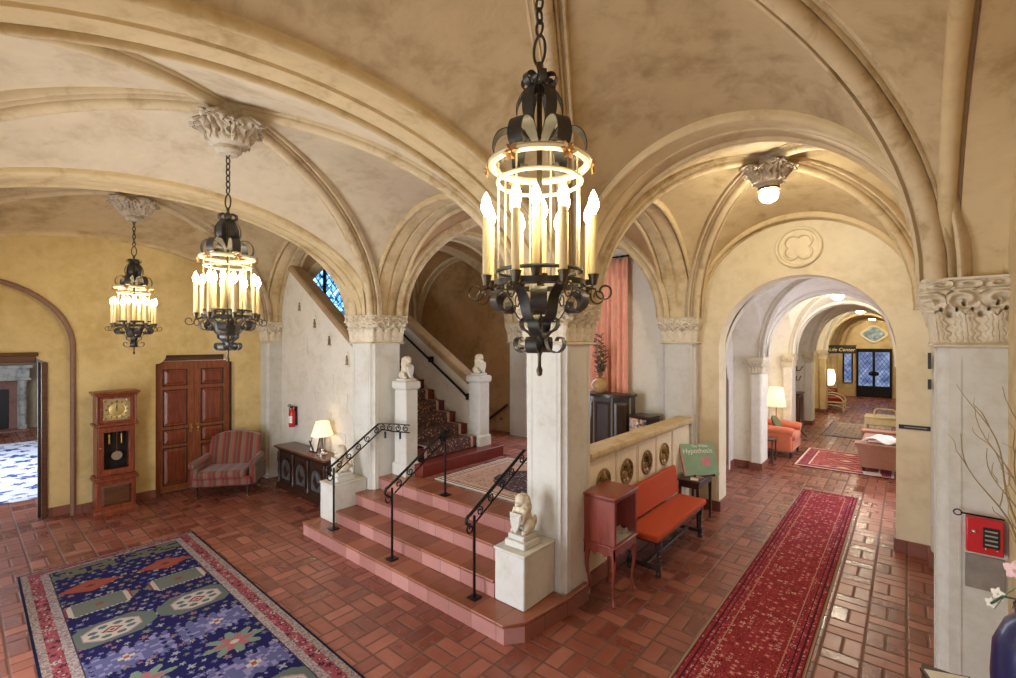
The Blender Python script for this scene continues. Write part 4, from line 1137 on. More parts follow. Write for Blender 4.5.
def hall_rug(u, v, Lx, Ly):
    col = motif_field(u, v, .088, [CREAM*.75, LIL*.9, GRN, C(160,116,110), LIL, C(160,160,170)], NAVY, 0, .92, .38)
    iv = np.abs(v-Ly/2)
    def put(mask, c): col[mask] = c
    W = Ly
    for row, (cx, kind) in enumerate(((.30,'g'),(.80,'d'),(1.30,'h'),(1.90,'o'),(2.45,'l'),(2.88,'s'),(3.28,'l'),(3.75,'o'),(4.25,'h'))):
        for cv in (W/2-.315, W/2+.315):
            du, dv = np.abs(u-cx), np.abs(v-cv); jag = .018*(np.floor(u/.018) % 2)
            if kind == 'd':
                put(dv/.26+du/.15 < 1, RST); put(dv/.16+du/.09 < 1, C(168,92,70)); put(dv/.05+du/.035 < 1, C(120,60,50))
            elif kind == 'h':
                m = (du < .15) & (dv/.32+du/.42 < .92+jag*2); put(m, C(122,122,110))
                e = m & (dv > .19) & (dv < .225); put(e, CREAM); put(m & (dv >= .225) & (dv < .245), C(150,70,64)); put(m & (du < .03) & (dv < .03), C(150,90,70))
                put((du > .135) & (du < .15) & (dv < .2) & (np.floor(v/.018) % 2 == 0), CREAM)
            elif kind == 'o':
                m = (du < .20) & (dv < .31) & (du/.20*.62+dv/.31*.9 < 1.12); put(m, C(108,116,106))
                i = (du < .155) & (dv < .20) & (du/.155+dv/.2 < 1.42); put(i, CREAM)
                put(i & (((du/.155+dv/.2 > 1.28)) | (du > .143) | (dv > .187)), C(190,150,150))
                for q in range(8):
                    a = q*pi/4+.39; eu, ev = u-cx-.10*cos(a), v-cv-.135*sin(a)
                    put(np.hypot(eu/1.0, ev/1.3) < .026, C(96,110,112))
                put(dv/.075+du/.06 < 1, C(150,52,58)); put(dv/.045+du/.036 < 1, CREAM); put(dv/.02+du/.018 < 1, C(120,46,50))
            elif kind == 'l':
                m = (np.maximum(du/.15, dv/.29) + .25*np.sin(u*90)*.5 + .22*np.cos(v*70) < .98); put(m, LIL*.95)
                put(m & (hsh(np.floor(u/.03), np.floor(v/.03)) > .72), C(150,140,176)); put((du < .05) & (dv < .02) | (du < .02) & (dv < .05), CREAM); put((du < .02) & (dv < .02), RST)
            elif kind == 's':
                a = np.arctan2(u-cx, (v-cv)*.8); r = np.hypot(u-cx, (v-cv)*.75); m = r < .135+.04*np.cos(a*8); put(m, C(130,146,128)); put(r < .085+.03*np.cos(a*6), C(178,110,108)); put(r < .025, CREAM)
            elif kind == 'g':
                m = (du < .14) & (dv < .27) & (hsh(np.floor(u/.04), np.floor(v/.05)) > .3); put(m, C(120,116,92))
    # borders
    dE = np.minimum(np.minimum(u, Lx-u)*1.45, np.minimum(v, Ly-v))
    bf = motif_field(u, v, .07, [C(206,150,146), C(120,40,52), CREAM*.9, C(70,36,50), C(110,40,54)], C(164,84,90), 9, 1.0, .46)
    g1 = np.where((hsh(np.floor(u/.012), np.floor(v/.012), 3) > .45)[..., None], C(190,172,164), C(150,128,128))
    b = dE < .235; col[b] = C(70,56,70)
    b = dE < .228; col[b] = g1[b]
    b = dE < .165; col[b] = C(90,40,50)
    b = dE < .158; col[b] = bf[b]
    b = dE < .075; col[b] = C(90,40,50)
    b = dE < .068; col[b] = (g1*np.array([.95,.9,.82]))[b]
    b = dE < .02; col[b] = INK
    return col
rug('area_rug', 'large navy rug with two columns of medallions and a rose border on the hall floor', -7.13, -2.35, .40, 1.985, .009, hall_rug, rz=-.012)
DK[0] = 1.0
def runner(u, v, Lx, Ly):
    # here u runs across (X), v along (Y)
    base = C(150,54,60)
    col = motif_field(u, v, .052, [C(206,120,116), C(220,168,158), C(104,28,40), C(180,80,80), C(120,36,46)], base, 21, 1.0, .44)
    d = np.minimum(u, Lx-u); e = np.minimum(d, np.minimum(v, Ly-v)*1.0)
    bf = motif_field(u, v, .046, [C(206,110,108), C(84,36,56), C(216,160,150), C(84,36,56)], C(154,54,64), 33, 1.0, .44)
    b = e < .175; col[b] = C(186,140,120)
    b = e < .165; col[b] = bf[b]
    s = (e > .098) & (e < .108); col[s] = C(70,30,44)
    s = (e > .058) & (e < .068); col[s] = C(86,30,44)
    s = (e > .02) & (e < .03); col[s] = C(80,34,40)
    b = e < .02; col[b] = C(156,110,84)
    b = e < .007; col[b] = C(170,150,130)
    return col
rug('runner_rug', 'long crimson patterned runner rug leading into the passage arch', -1.345, -.575, 2.55, 9.28, .009, runner)
def landing_rug(u, v, Lx, Ly):
    col = motif_field(u, v, .06, [C(120,96,88), C(96,80,84), C(150,120,104)], C(196,160,140), 5, .55, .34)
    c = np.hypot((u-Lx/2-.1)/.62, (v-Ly/2)/.5); m = c < 1
    mf = motif_field(u, v, .05, [C(120,84,76), C(190,160,140), C(150,110,96), C(70,60,70)], C(70,58,64), 8, .95, .4); col[m] = mf[m]
    d = np.minimum(np.minimum(u, Lx-u), np.minimum(v, Ly-v))
    col[(d < .17) & (d > .155)] = C(226,214,196)
    b = d < .10; col[b] = C(150,76,60)
    b = d < .075; col[b] = C(236,226,208)
    b = d < .05; col[b] = C(74,52,50)
    b = d < .035; col[b] = C(232,222,206)
    return col
rug('landing_rug', 'pale rose rug with dark centre lying on the stair landing', -4.78, -2.70, 4.13, 5.62, .011, landing_rug, z=LZ+.012)
DK[0] = 1.35
def red_rug(u, v, Lx, Ly):
    col = motif_field(u, v, .08, [C(200,150,140), C(120,40,48), C(90,50,60)], C(160,86,88), 40, .8, .36)
    for k in range(3):
        cy = Ly*(k+.5)/3; m = np.abs(u-Lx/2)/.42+np.abs(v-cy)/.34
        col[m < 1] = C(116,56,66); col[m < .85] = C(186,128,120); col[m < .6] = C(134,66,74); col[m < .3] = C(206,170,150)
    d = np.minimum(np.minimum(u, Lx-u), np.minimum(v, Ly-v))
    b = d < .24; col[b] = motif_field(u, v, .07, [C(190,120,116), C(90,50,60)], C(140,70,80), 44, .8, .36)[b]
    col[(d < .27) & (d > .24)] = C(214,190,176); col[(d < .075) & (d > .03)] = C(216,196,180); col[d < .03] = C(110,50,56)
    return col
rug('passage_rug', 'red medallion rug with pale border stripes in front of the passage sofa', -1.77, -.15, 10.95, 12.95, .014, red_rug)
def grey_rug(u, v, Lx, Ly):
    col = motif_field(u, v, .11, [C(120,110,130), C(90,84,104), C(190,176,170), C(150,110,110)], C(176,160,150), 50, .9, .42)
    d = np.minimum(np.minimum(u, Lx-u), np.minimum(v, Ly-v)); b = d < .2; col[b] = motif_field(u, v, .09, [C(100,96,116), C(200,190,180)], C(150,140,140), 54, .9, .4)[b]
    col[d < .03] = C(110,96,96)
    return col
rug('passage_rug', 'pale grey patterned rug further down the passage', -1.75, -.3, 14.9, 17.7, .018, grey_rug)
DK[0] = 1.0
def parlour_rug(u, v, Lx, Ly):
    col = motif_field(u, v, .42, [C(70,84,140), C(110,124,176), C(60,70,120)], C(214,220,240), 60, .9, .42)
    d = np.minimum(np.minimum(u, Lx-u), np.minimum(v, Ly-v)); b = (d < .5) & (d > .2); col[b] = motif_field(u, v, .26, [C(80,94,150), C(150,160,200)], C(226,230,244), 62, .9, .42)[b]
    return col
rug('parlour_rug', 'pale blue and white rug on the floor of the next room', -16.6, -10.5, -.6, 3.4, .03, parlour_rug)
# ================================================================ clock wall
def fbox(mb, x0,x1,y0,y1,z0,z1): return mb.box(x0,x1,y0,y1,z0,z1)
def raised(mb, x, y0, y1, z0, z1, w=.03, d=.012, s=1):
    """raised-and-fielded panel on a face at x (face +X)"""
    mb.frustum(0,0,0,0,0,0,0,0,0,0) if False else None
    a = [(x, y0, z0),(x, y1, z0),(x, y1, z1),(x, y0, z1)]
    b = [(x+d*s, y0+w, z0+w),(x+d*s, y1-w, z0+w),(x+d*s, y1-w, z1-w),(x+d*s, y0+w, z1-w)]
    mb.loft([a, b]); return mb
# double door
dd = root('door_1', 'double panelled wooden door with brass knobs behind the striped armchair', 'door', (XW-.17, 2.66, 0))
for s in (-1, 1):
    y0, y1 = (-.545, -.004) if s < 0 else (.004, .545)
    l = MB(); l.box(-.05, 0, y0, y1, .01, 2.16); lo = l.build('door_leaf', M['wood_door'], dd)
    a, b = y0+.125, y1-.125
    for z0, z1 in ((.14,.70),(.81,1.0),(1.11,1.66),(1.78,2.0)):
        mb = MB(); mb.box(0,.012,a-.03,b+.03,z0-.03,z0-.012); mb.box(0,.012,a-.03,b+.03,z1+.012,z1+.03); mb.box(0,.012,a-.03,a-.012,z0-.03,z1+.03); mb.box(0,.012,b+.012,b+.03,z0-.03,z1+.03)
        mb.build('panel_moulding', M['wood_dark'], lo, bevel=.003)
        mb = MB(); raised(mb, .0, a, b, z0, z1, .035, .014); mb.build('door_panel', M['wood_red'], lo, smooth=20)
    k = MB(); k.ell((.05, s*.05, 1.02), (.022,.026,.026)); k.tube([(0,s*.05,1.02),(.04,s*.05,1.02)], .008); k.build('knob', M['brass'], lo)
    k = MB(); k.box(0,.006,s*.05-.02,s*.05+.02,.95,1.09); k.build('lock_plate', M['brass'], lo)
mb = MB(); mb.box(-.06,.03,-.578,-.545,0,2.2); mb.box(-.06,.03,.545,.578,0,2.2); mb.build('door_frame', M['wood_dark'], dd, bevel=.006)
mb = MB(); mb.box(-.06,.035,-.45,.45,2.17,2.27); mb.box(-.06,.05,-.47,.47,2.245,2.27); mb.build('lintel', M['wood_mid'], dd, bevel=.008)
# doorway frame on the way to the next room
df = root('door_2', 'open doorway with brown wooden frame to the next room', 'doorway', (XW-.13, .1, 0))
mb = MB(); mb.box(-.10,.03,.69,.75,0,2.2); mb.box(-.10,.03,-.75,-.69,0,2.2); mb.build('door_frame', M['wood_mid'], df, bevel=.008)
mb = MB(); mb.box(-.10,.03,-.64,.64,2.2,2.33); mb.box(-.10,.05,-.66,.66,2.29,2.34); mb.build('lintel', M['wood_mid'], df, bevel=.01)
mb = MB(); mb.box(-.10,-.06,.66,.69,0,2.2); mb.build('open_door_edge', M['wood_dark'], df, bevel=.006)

# ---------------------------------------------------------------- longcase clock (faces +X)
ck = thing('longcase_clock', 'tall red brown longcase clock standing against the ochre wall', 'clock', (-8.99, 1.515, 0))
ck.scale = (1.2,1,1)
mb = MB(); mb.box(0,.25,-.225,.225,.0,.50); mb.box(0,.275,-.25,.25,0,.06); mb.frustum(0,.275,-.25,.25,.06,0,.255,-.23,.23,.09); mb.build('plinth', M['wood_red'], ck, bevel=.005)
mb = MB(); raised(mb, .25, -.17,.17,.14,.44,.03,.012); mb.build('plinth_panel', M['wood_mid'], ck, smooth=20)
mb = MB(); mb.box(0,.28,-.255,.255,.50,.535); mb.box(0,.268,-.243,.243,.535,.56); mb.build('waist_moulding', M['wood_red'], ck, bevel=.008)
mb = MB(); mb.box(0,.06,-.215,.215,.56,1.28); mb.box(.06,.23,-.215,-.155,.56,1.28); mb.box(.06,.23,.155,.215,.56,1.28); mb.box(.06,.23,-.155,.155,.56,.63); mb.box(.06,.23,-.155,.155,1.22,1.28); mb.build('trunk_case', M['wood_red'], ck, bevel=.004)
dr = MB(); dr.box(.23,.25,-.20,.20,.58,.66); dr.box(.23,.25,-.20,.20,1.19,1.27); dr.box(.23,.25,-.20,-.14,.66,1.19); dr.box(.23,.25,.14,.20,.66,1.19); tdoor = dr.build('trunk_door', M['wood_red'], ck, bevel=.004)
mb = MB(); mb.ell((.258,-.18,.98),(.01,.012,.012)); mb.build('door_knob', M['brass'], tdoor)
mb = MB(); mb.box(.055,.065,-.155,.155,.63,1.22); mb.build('inner_back', M['dark'], ck)
pd = MB(); pd.tube([(.16,.02,1.22),(.16,.02,.86)], .004, 6); pd.build('pendulum_rod', M['brass'], ck)
pd = MB(); pd.lathe([(.002,-.008),(.062,-.006),(.065,0),(.062,.006),(.002,.008)], 28); 
pd.v = [(.165+z, .02+x, .83+y) for x, y, z in pd.v]; pd.build('pendulum_bob', M['silver_dial'], ck)
for y in (-.06, .08):
    mb = MB(); mb.lathe([(.002,1.0),(.018,1.0),(.018,1.14),(.002,1.14)], 14, (.13,y,0)); mb.tube([(.13,y,1.14),(.13,y,1.22)], .002, 4); mb.build('weight', M['brass'], ck)
mb = MB(); mb.box(0,.25,-.22,.22,1.31,1.72); mb.box(0,.275,-.25,.25,1.28,1.315); mb.build('hood', M['wood_red'], ck, bevel=.004)
mb = MB(); mb.box(0,.30,-.265,.265,1.74,1.775); mb.box(0,.28,-.245,.245,1.71,1.74); mb.build('cornice', M['wood_red'], ck, bevel=.01)
for s in (-1,1):
    mb = MB(); mb.lathe([(.016,1.32),(.016,1.35),(.011,1.36),(.012,1.66),(.016,1.68),(.016,1.71)], 12, (.262,s*.215,0)); mb.build('hood_column', M['wood_red'], ck)
mb = MB(); mb.box(.25,.262,-.185,.185,1.33,1.36); mb.box(.25,.262,-.185,.185,1.67,1.70); mb.box(.25,.262,-.185,-.15,1.36,1.67); mb.box(.25,.262,.15,.185,1.36,1.67); mb.build('hood_door', M['wood_red'], ck, bevel=.003)
mb = MB(); mb.box(.25,.254,-.15,.15,1.36,1.67); dial = mb.build('dial_plate', M['silver_dial'], ck)
mb = MB(); rr = [[(.254+d, r*cos(2*pi*k/40), 1.515+r*sin(2*pi*k/40)) for k in range(40)] for r, d in ((.14,.0),(.138,.004),(.095,.004),(.092,.002))]; mb.loft(rr, True, False); mb.build('chapter_ring', M['dial'], dial)
mb = MB(); mb.loft([[(.2555+d, r*cos(2*pi*k/32), 1.515+r*sin(2*pi*k/32)) for k in range(32)] for r, d in ((.09,0),(.088,.001))], True, True); mb.build('dial_centre', M['dial'], dial)
mb = MB()
for k in range(12):
    a = 2*pi*k/12; o = Vector((.2585, .117*cos(a), 1.515+.117*sin(a))); u = Vector((0,cos(a),sin(a))); w = Vector((0,-sin(a),cos(a)))
    for q in ((-.5,.5) if k % 3 else (-1,0,1)):
        mb.loft([[o-u*.016+w*(q*.008-.0022), o-u*.016+w*(q*.008+.0022), o+u*.016+w*(q*.008+.0022), o+u*.016+w*(q*.008-.0022)], [o-u*.016+w*(q*.008-.0022)+Vector((.001,0,0)), o-u*.016+w*(q*.008+.0022)+Vector((.001,0,0)), o+u*.016+w*(q*.008+.0022)+Vector((.001,0,0)), o+u*.016+w*(q*.008-.0022)+Vector((.001,0,0))]])
mb.build('numeral_marking', M['black'], dial)
for k in range(4):
    a = pi/4+pi/2*k; mb = MB(); c = Vector((.256, .132*sqrt(2)*.98*cos(a), 1.515+.132*sqrt(2)*.98*sin(a))); mb.ell(c, (.004,.022,.02)); mb.build('spandrel', M['brass'], dial)
for L_, a in ((.075, pi/2+.12), (.105, pi/2)):
    u = Vector((0,cos(a),sin(a))); mb = MB(); mb.tube([Vector((.263,0,1.515))-u*.02, Vector((.263,0,1.515))+u*L_], [.005,.0025], 6); mb.build('clock_hand', M['black'], dial)
mb = MB(); mb.ell((.268,-.175,1.53),(.008,.01,.01)); mb.build('door_knob', M['brass'], ck)

# ---------------------------------------------------------------- striped wide armchair (local: faces -Y)
ac = thing('armchair', 'wide armchair in red and tan stripes standing before the double wooden door', 'armchair', (-8.55, 2.94, 0), atan2(.62,-.78)-pi/2, scale=.93)
w = .46
mb = MB(); mb.box(-w,w,-.33,.36,.20,.33); mb.build('seat_frame', M['striped'], ac, bevel=.03, seg=3)
mb = MB(); mb.box(-w+.09,w-.09,-.37,.22,.33,.47); mb.build('seat_cushion', M['striped'], ac, bevel=.05, seg=4)
mb = MB()
def backf(u, t): pass
rings = []
for j in range(9):
    t = j/8; z = .33+.66*t; yb = .24+.14*t; hw = w-.06+.02*sin(pi*t)
    zt = lambda x: z - (0.05*(abs(x)/hw)**3 if j > 6 else 0) + (.035*(1-(x/hw)**2) if j == 8 else 0)
    xs = [-hw+2*hw*k/12 for k in range(13)]
    f = [(x, yb-.05-.04*(1-(x/hw)**2)*sin(pi*min(t+.1,1)), zt(x)) for x in xs]; g = [(x, yb+.07, zt(x)) for x in xs[::-1]]
    rings.append(f+g)
mb.loft(rings); mb.build('backrest', M['striped'], ac, smooth=60)
for s in (-1,1):
    mb = MB(); mb.box(s*w-.055,s*w+.055,-.26,.34,.20,.52) ; mb.build('arm_panel', M['striped'], ac, bevel=.025, seg=3)
    mb = MB(); mb.tube([(s*(w+.01),-.30,.55),(s*(w+.01),-.28,.565),(s*(w),.10,.57),(s*(w-.02),.30,.60)], [.05,.065,.065,.055], 14); mb.build('armrest', M['striped'], ac)
    mb = MB(); mb.ell((s*(w+.01),-.31,.555),(.05,.015,.05)); mb.build('arm_scroll', M['striped'], ac)
    for y, nm in ((-.30,'front'),(.32,'rear')):
        mb = MB(); mb.lathe([(.014,.03),(.018,.05),(.016,.09),(.028,.13),(.022,.16),(.032,.20)], 12, (s*(w-.06),y,0)); lg = mb.build('leg', M['wood_dark'], ac)
        mb = MB(); mb.ell((s*(w-.06),y,.02),(.014,.02,.02)); mb.build('caster', M['brass'], lg)
mb = MB(); mb.tube([(-w,-.345,.345),(w,-.345,.345)], .012, 6); mb.build('piping', M['redcloth'], ac)

# ---------------------------------------------------------------- carved chest with lamp
cx0, cx1, cy0, cy1 = -8.24, -6.66, 3.62, 3.93
cs = thing('carved_chest', 'dark carved chest with arched front panels standing below the pale stair wall', 'chest', ((cx0+cx1)/2, (cy0+cy1)/2, 0))
hx, hy = (cx1-cx0)/2, (cy1-cy0)/2
mb = MB(); mb.box(-hx,hx,-hy,hy,.06,.62); mb.build('body', M['wood_dark'], cs, bevel=.006)
mb = MB(); mb.box(-hx-.03,hx+.03,-hy-.04,hy,.0,.06); mb.frustum(-hx-.03,hx+.03,-hy-.04,hy,.06,-hx,hx,-hy,hy,.10); mb.build('plinth', M['wood_dark'], cs)
mb = MB(); mb.frustum(-hx,hx,-hy,hy,.62,-hx-.05,hx+.05,-hy-.06,hy+.0,.68); mb.build('cornice', M['wood_dark'], cs)
mb = MB(); mb.box(-hx-.06,hx+.06,-hy-.07,hy+.0,.68,.715); mb.build('top', M['wood_mid'], cs, bevel=.008)
grey_panel = plain('worn_grey_panel', rgb(84,84,82), .45, vary=.3, nscale=9)
for k in range(3):
    x = -hx+.28+.51*k
    mb = MB(); out = arch_open(x-.20, x+.20, .36, .18, 14, .14); inn = arch_open(x-.17, x+.17, .36, .15, 14, .17)
    ring1 = [(u,-hy-.005,z) for u,z in out]; ring2 = [(u,-hy-.03,z) for u,z in out]; ring3 = [(u,-hy-.03,z) for u,z in inn]; ring4 = [(u,-hy-.008,z) for u,z in inn]
    mb.loft([ring1,ring2,ring3,ring4], True, False); mb.build('arch_frame', M['wood_dark'], cs)
    mb = MB(); mb.poly([(u,-hy-.008,z) for u,z in inn]); mb.build('arch_panel', grey_panel, cs)
    mb = MB(); mb.loft([[(x,-hy-.012,.50),(x-.12,-hy-.012,.32),(x,-hy-.012,.20),(x+.12,-hy-.012,.32)],[(x,-hy-.03,.44),(x-.07,-hy-.03,.33),(x,-hy-.03,.25),(x+.07,-hy-.03,.33)]]); mb.build('carved_lozenge', M['wood_dark'], cs, smooth=15)
for k in range(4):
    x = -hx+.03+.505*k; mb = MB(); mb.lathe([(.03,.10),(.03,.16),(.018,.18),(.028,.30),(.018,.42),(.03,.46),(.03,.62)], 12, (x,-hy-.012,0)); mb.build('turned_column', M['wood_dark'], cs)
tl = thing('table_lamp', 'lit table lamp with pleated cream shade on the carved chest', 'table lamp', (-7.0,3.74,.716))
mb = MB(); mb.lathe([(.005,0),(.085,0),(.085,.018),(.04,.03),(.022,.05),(.030,.075),(.020,.09),(.023,.10),(.023,.28),(.03,.29),(.02,.30),(.008,.31),(.008,.36)], 20); mb.build('base', M['chrome'], tl)
mb = MB(); n = 48
mb.loft([[(r*(1+.012*(k%2))*cos(2*pi*k/n), r*(1+.012*(k%2))*sin(2*pi*k/n), z) for k in range(n)] for r, z in ((.168,.30),(.135,.40),(.098,.52))], True, False); sh_ = mb.build('lamp_shade', M['shade'], tl); s = sh_.modifiers.new('thick','SOLIDIFY'); s.thickness = .002
mb = MB(); mb.ell((0,0,.40),(.022,.022,.035)); mb.build('light_bulb', emissive('lamp_bulb_glow', (1,.76,.42,1), 95), tl)
pf = thing('picture_frame', 'small dark framed notice leaning on the chest beside the lamp', 'picture frame', (-7.27,3.72,.717), .1)
rot = Matrix.Rotation(radians(-14),4,'X')
mb = MB(); mb.M = rot; mb.box(-.105,.105,0,.012,.002,.016); mb.box(-.105,.105,0,.012,.245,.26); mb.box(-.105,-.09,0,.012,.016,.245); mb.box(.09,.105,0,.012,.016,.245); mb.build('frame', M['wood_dark'], pf)
mb = MB(); mb.M = rot; mb.box(-.09,.09,.004,.01,.016,.245); mb.build('notice_sheet', M['paper'], pf)
mb = MB(); mb.M = Matrix.Rotation(radians(20),4,'X'); mb.box(-.02,.02,.012+.0,.018,.004,.2); mb.build('easel_strut', M['wood_dark'], pf)
fe = thing('fire_extinguisher', 'small red fire extinguisher hung on the stair wall above the chest end', 'fire extinguisher', (-8.28,3.86,.98))
mb = MB(); mb.lathe([(.01,0),(.05,.005),(.055,.03),(.055,.25),(.045,.29),(.022,.315),(.018,.34)], 20); mb.build('cylinder', M['redbox'], fe)
mb = MB(); mb.box(-.014,.014,-.035,.02,.34,.365); mb.box(-.01,.01,-.075,.02,.37,.383); mb.box(-.01,.01,-.065,-.02,.395,.405); mb.build('valve_lever', M['black'], fe)
mb = MB(); mb.tube([(-.02,0,.35),(-.07,-.01,.33),(-.075,-.01,.22),(-.062,-.01,.12)], .009, 6); mb.build('hose', M['black'], fe)
mb = MB(); mb.loft([[(r*cos(a),r*sin(a),z) for a in [-2.6+2.2*k/12 for k in range(13)]] for r, z in ((.056,.08),(.056,.20))], False, False); mb.build('label_sheet', M['paper'], fe)
mb = MB(); mb.box(-.03,.03,.05,.082,.03,.36); mb.build('wall_bracket', M['black'], fe)

# ---------------------------------------------------------------- display cabinet on cabriole legs
dc = thing('display_cabinet', 'rosewood display cabinet on cabriole legs beside the tall pier', 'cabinet', (-2.235,4.205,0))
hx, hy = .165, .235
for sx in (-1,1):
    for sy in (-1,1):
        d = Vector((sx*.7, sy*.7, 0)); o = Vector((sx*(hx-.03), sy*(hy-.03), 0)); P = []; Rr = []
        for t in range(13):
            k = t/12; z = .50*(1-k)+.012*k; off = .014*sin(pi*min(k*1.7,1)) - .008*sin(pi*max(0,(k-.45)/.55)) + .016*max(0,(k-.85)/.15)
            P.append(o+d*off+Vector((0,0,z))); Rr.append(.026-.016*min(k*1.25,1)+ (.006 if k > .93 else 0))
        mb = MB(); mb.tube(P, Rr, 10); mb.ell(o+d*.018+Vector((0,0,.014)), (.022,.022,.013)); mb.build('leg', M['rosewood'], dc)
mb = MB()
for a, b, ax in ((-hx,hx,'x'),(-hy,hy,'y')):
    for s in (-1,1):
        n = 24; up = []; lo = []
        for k in range(n+1):
            q = a+(b-a)*k/n; t = k/n; dz = .10*(1-.35*abs(sin(pi*t*3)))*(1 if .06 < t < .94 else 1.1)
            c = (lambda z, e: (q, s*(hy-e), z) if ax == 'x' else (s*(hx-e), q, z))
            lo.append([c(.555,0), c(.555-dz,0), c(.555-dz,.015), c(.555,.015)])
        mb.loft(lo)
mb.build('apron', M['rosewood'], dc, smooth=30)
mb = MB(); mb.box(-hx-.012,hx+.012,-hy-.012,hy+.012,.553,.575); mb.build('base_moulding', M['rosewood'], dc, bevel=.008)
mb = MB(); mb.box(-hx,hx,-hy,-hy+.015,.575,1.0); mb.box(-hx,-hx+.015,-hy+.015,hy-.015,.575,1.0); mb.box(-hx,hx,hy-.015,hy,.575,1.0); mb.build('case_side', M['rosewood'], dc, bevel=.003)
mb = MB(); mb.box(-hx,hx,-hy,hy,1.0,1.012); mb.box(-hx-.015,hx+.015,-hy-.015,hy+.015,1.012,1.035); mb.build('top', M['rosewood'], dc, bevel=.006)
mb = MB()
for k in range(14): mb.box(-hx-.018+.0, -hx-.018+.0+.001, 0,0.001,1.0,1.001) if False else mb.ell((-hx+.012+(2*hx-.024)*k/13, -hy-.004, .995), (.010,.006,.012), 8, 5)
mb.build('bead_moulding', M['rosewood'], dc)
fr = MB(); fr.box(hx-.012,hx,-hy+.015,-hy+.035,.575,1.0); fr.box(hx-.012,hx,hy-.035,hy-.015,.575,1.0); fr.box(hx-.012,hx,-hy+.035,hy-.035,.575,.59); fr.box(hx-.012,hx,-hy+.035,hy-.035,.985,1.0); gd = fr.build('glass_door', M['rosewood'], dc)
mb = MB(); mb.box(hx-.008,hx-.005,-hy+.035,hy-.035,.59,.985); mb.build('glass_pane', M['glass'], gd)
mb = MB(); mb.box(-hx+.015,-hx+.02,-hy+.015,hy-.015,.576,1.0); mb.build('back_lining', plain('pale_lining', rgb(206,196,176), .7), dc)
mb = MB(); mb.box(-hx+.02,hx-.015,-hy+.015,hy-.015,.576,.582); mb.build('shelf_lining', plain('pale_shelf_lining', rgb(190,176,150), .7), dc)
for i, (x, y, a, lb) in enumerate(((.02,-.10,.3,'small folded white cloth lying at the front of the display cabinet'),(.0,.04,-.2,'small folded white cloth in the middle of the display cabinet'),(.03,.14,.5,'small folded white cloth at the bench end of the display cabinet'))):
    t = thing('folded_cloth', lb, 'cloth', (-2.235+x,4.205+y,.587), a, 'white cloths in the display cabinet')
    mb = MB(); mb.grid(lambda u, v: (-.075+.15*u, -.045+.09*v, .018+.022*sin(u*7+i)*sin(v*5)+.012*sin(u*15)), 14, 10); mb.box(-.07,.07,-.04,.04,.0,.014); mb.build('cloth_fold', M['whitecloth'], t)

# ---------------------------------------------------------------- orange bench
be = thing('bench', 'orange upholstered bench with turned dark legs along the roundel wall', 'bench', (-2.17,5.50,0))
L_, x0, x1 = .78, -.20, .20
mb = MB(); mb.box(x0+.02,x1,-L_,L_,.395,.465); mb.build('seat', M['coral'], be, bevel=.02, seg=3)
rings = []
mb = MB(); mb.M = Matrix.Translation((x0+.03,0,.47)) @ Matrix.Rotation(radians(-8),4,'Y'); mb.box(-.03,.03,-L_+.02,L_-.02,.02,.37); mb.build('backrest', M['coral'], be, bevel=.018, seg=3)
for y in (-L_+.12, L_-.12):
    for x in (x0+.03, x1-.04):
        mb = MB(); mb.box(x-.028,x+.028,y-.028,y+.028,.30,.395); mb.lathe([(.022,.30),(.026,.28),(.012,.27),(.024,.25),(.012,.23),(.024,.21),(.012,.19),(.024,.17),(.012,.15),(.022,.13),(.022,.11)], 12, (x,y,0)); mb.box(x-.024,x+.024,y-.024,y+.024,.05,.11); mb.lathe([(.026,0),(.03,.015),(.024,.04),(.018,.05)], 12, (x,y,0)); mb.build('leg', M['wood_dark'], be, smooth=35)
    mb = MB(); mb.box(x0+.05,x1-.06,y-.018,y+.018,.06,.10); mb.build('stretcher', M['wood_dark'], be, bevel=.004)
mb = MB(); mb.box(-.02,.02,-L_+.12,L_-.12,.07,.10); mb.build('stretcher', M['wood_dark'], be, bevel=.004)
mb = MB(); mb.box(x0+.0,x1-.02,-L_+.06,L_-.06,.36,.395); mb.build('seat_rail', M['wood_dark'], be, bevel=.004)

# ---------------------------------------------------------------- side table with the sign
tb = thing('side_table', 'small dark wooden table holding the green book sign', 'table', (-2.245,6.67,0))
hx, hy = .155, .29
mb = MB(); mb.box(-hx,hx,-hy,hy,.60,.625); mb.build('table_top', M['wood_dark'], tb, bevel=.006)
mb = MB(); mb.box(-hx+.02,hx-.02,-hy+.02,hy-.02,.52,.60); mb.build('apron', M['wood_dark'], tb, bevel=.003)
for sx in (-1,1):
    for sy in (-1,1):
        x, y = sx*(hx-.035), sy*(hy-.035); mb = MB(); mb.frustum(x-.012,x+.012,y-.012,y+.012,0,x-.02,x+.02,y-.02,y+.02,.52); mb.build('leg', M['wood_dark'], tb)
bs = thing('book_sign', 'large green display book leaning on the small table under the parapet end', 'book', (-2.16,6.72,.629), radians(48), scale=1.08)
rot = Matrix.Rotation(radians(-24),4,'X')
mb = MB(); mb.M = rot; mb.box(-.235,.235,.0,.012,.004,.415); cover = mb.build('front_cover', M['green_cover'], bs, bevel=.003)
mb = MB(); mb.M = rot; mb.box(-.225,.232,.012,.034,.01,.41); mb.build('page_block', M['paper'], bs)
mb = MB(); mb.M = rot; mb.box(-.238,-.225,-.001,.04,.004,.415); mb.build('spine', M['pink_patch'], bs)
mb = MB(); mb.M = rot; mb.box(.03,.15,-.0015,0,.12,.24); mb.build('cover_picture', M['pink_patch'], bs)
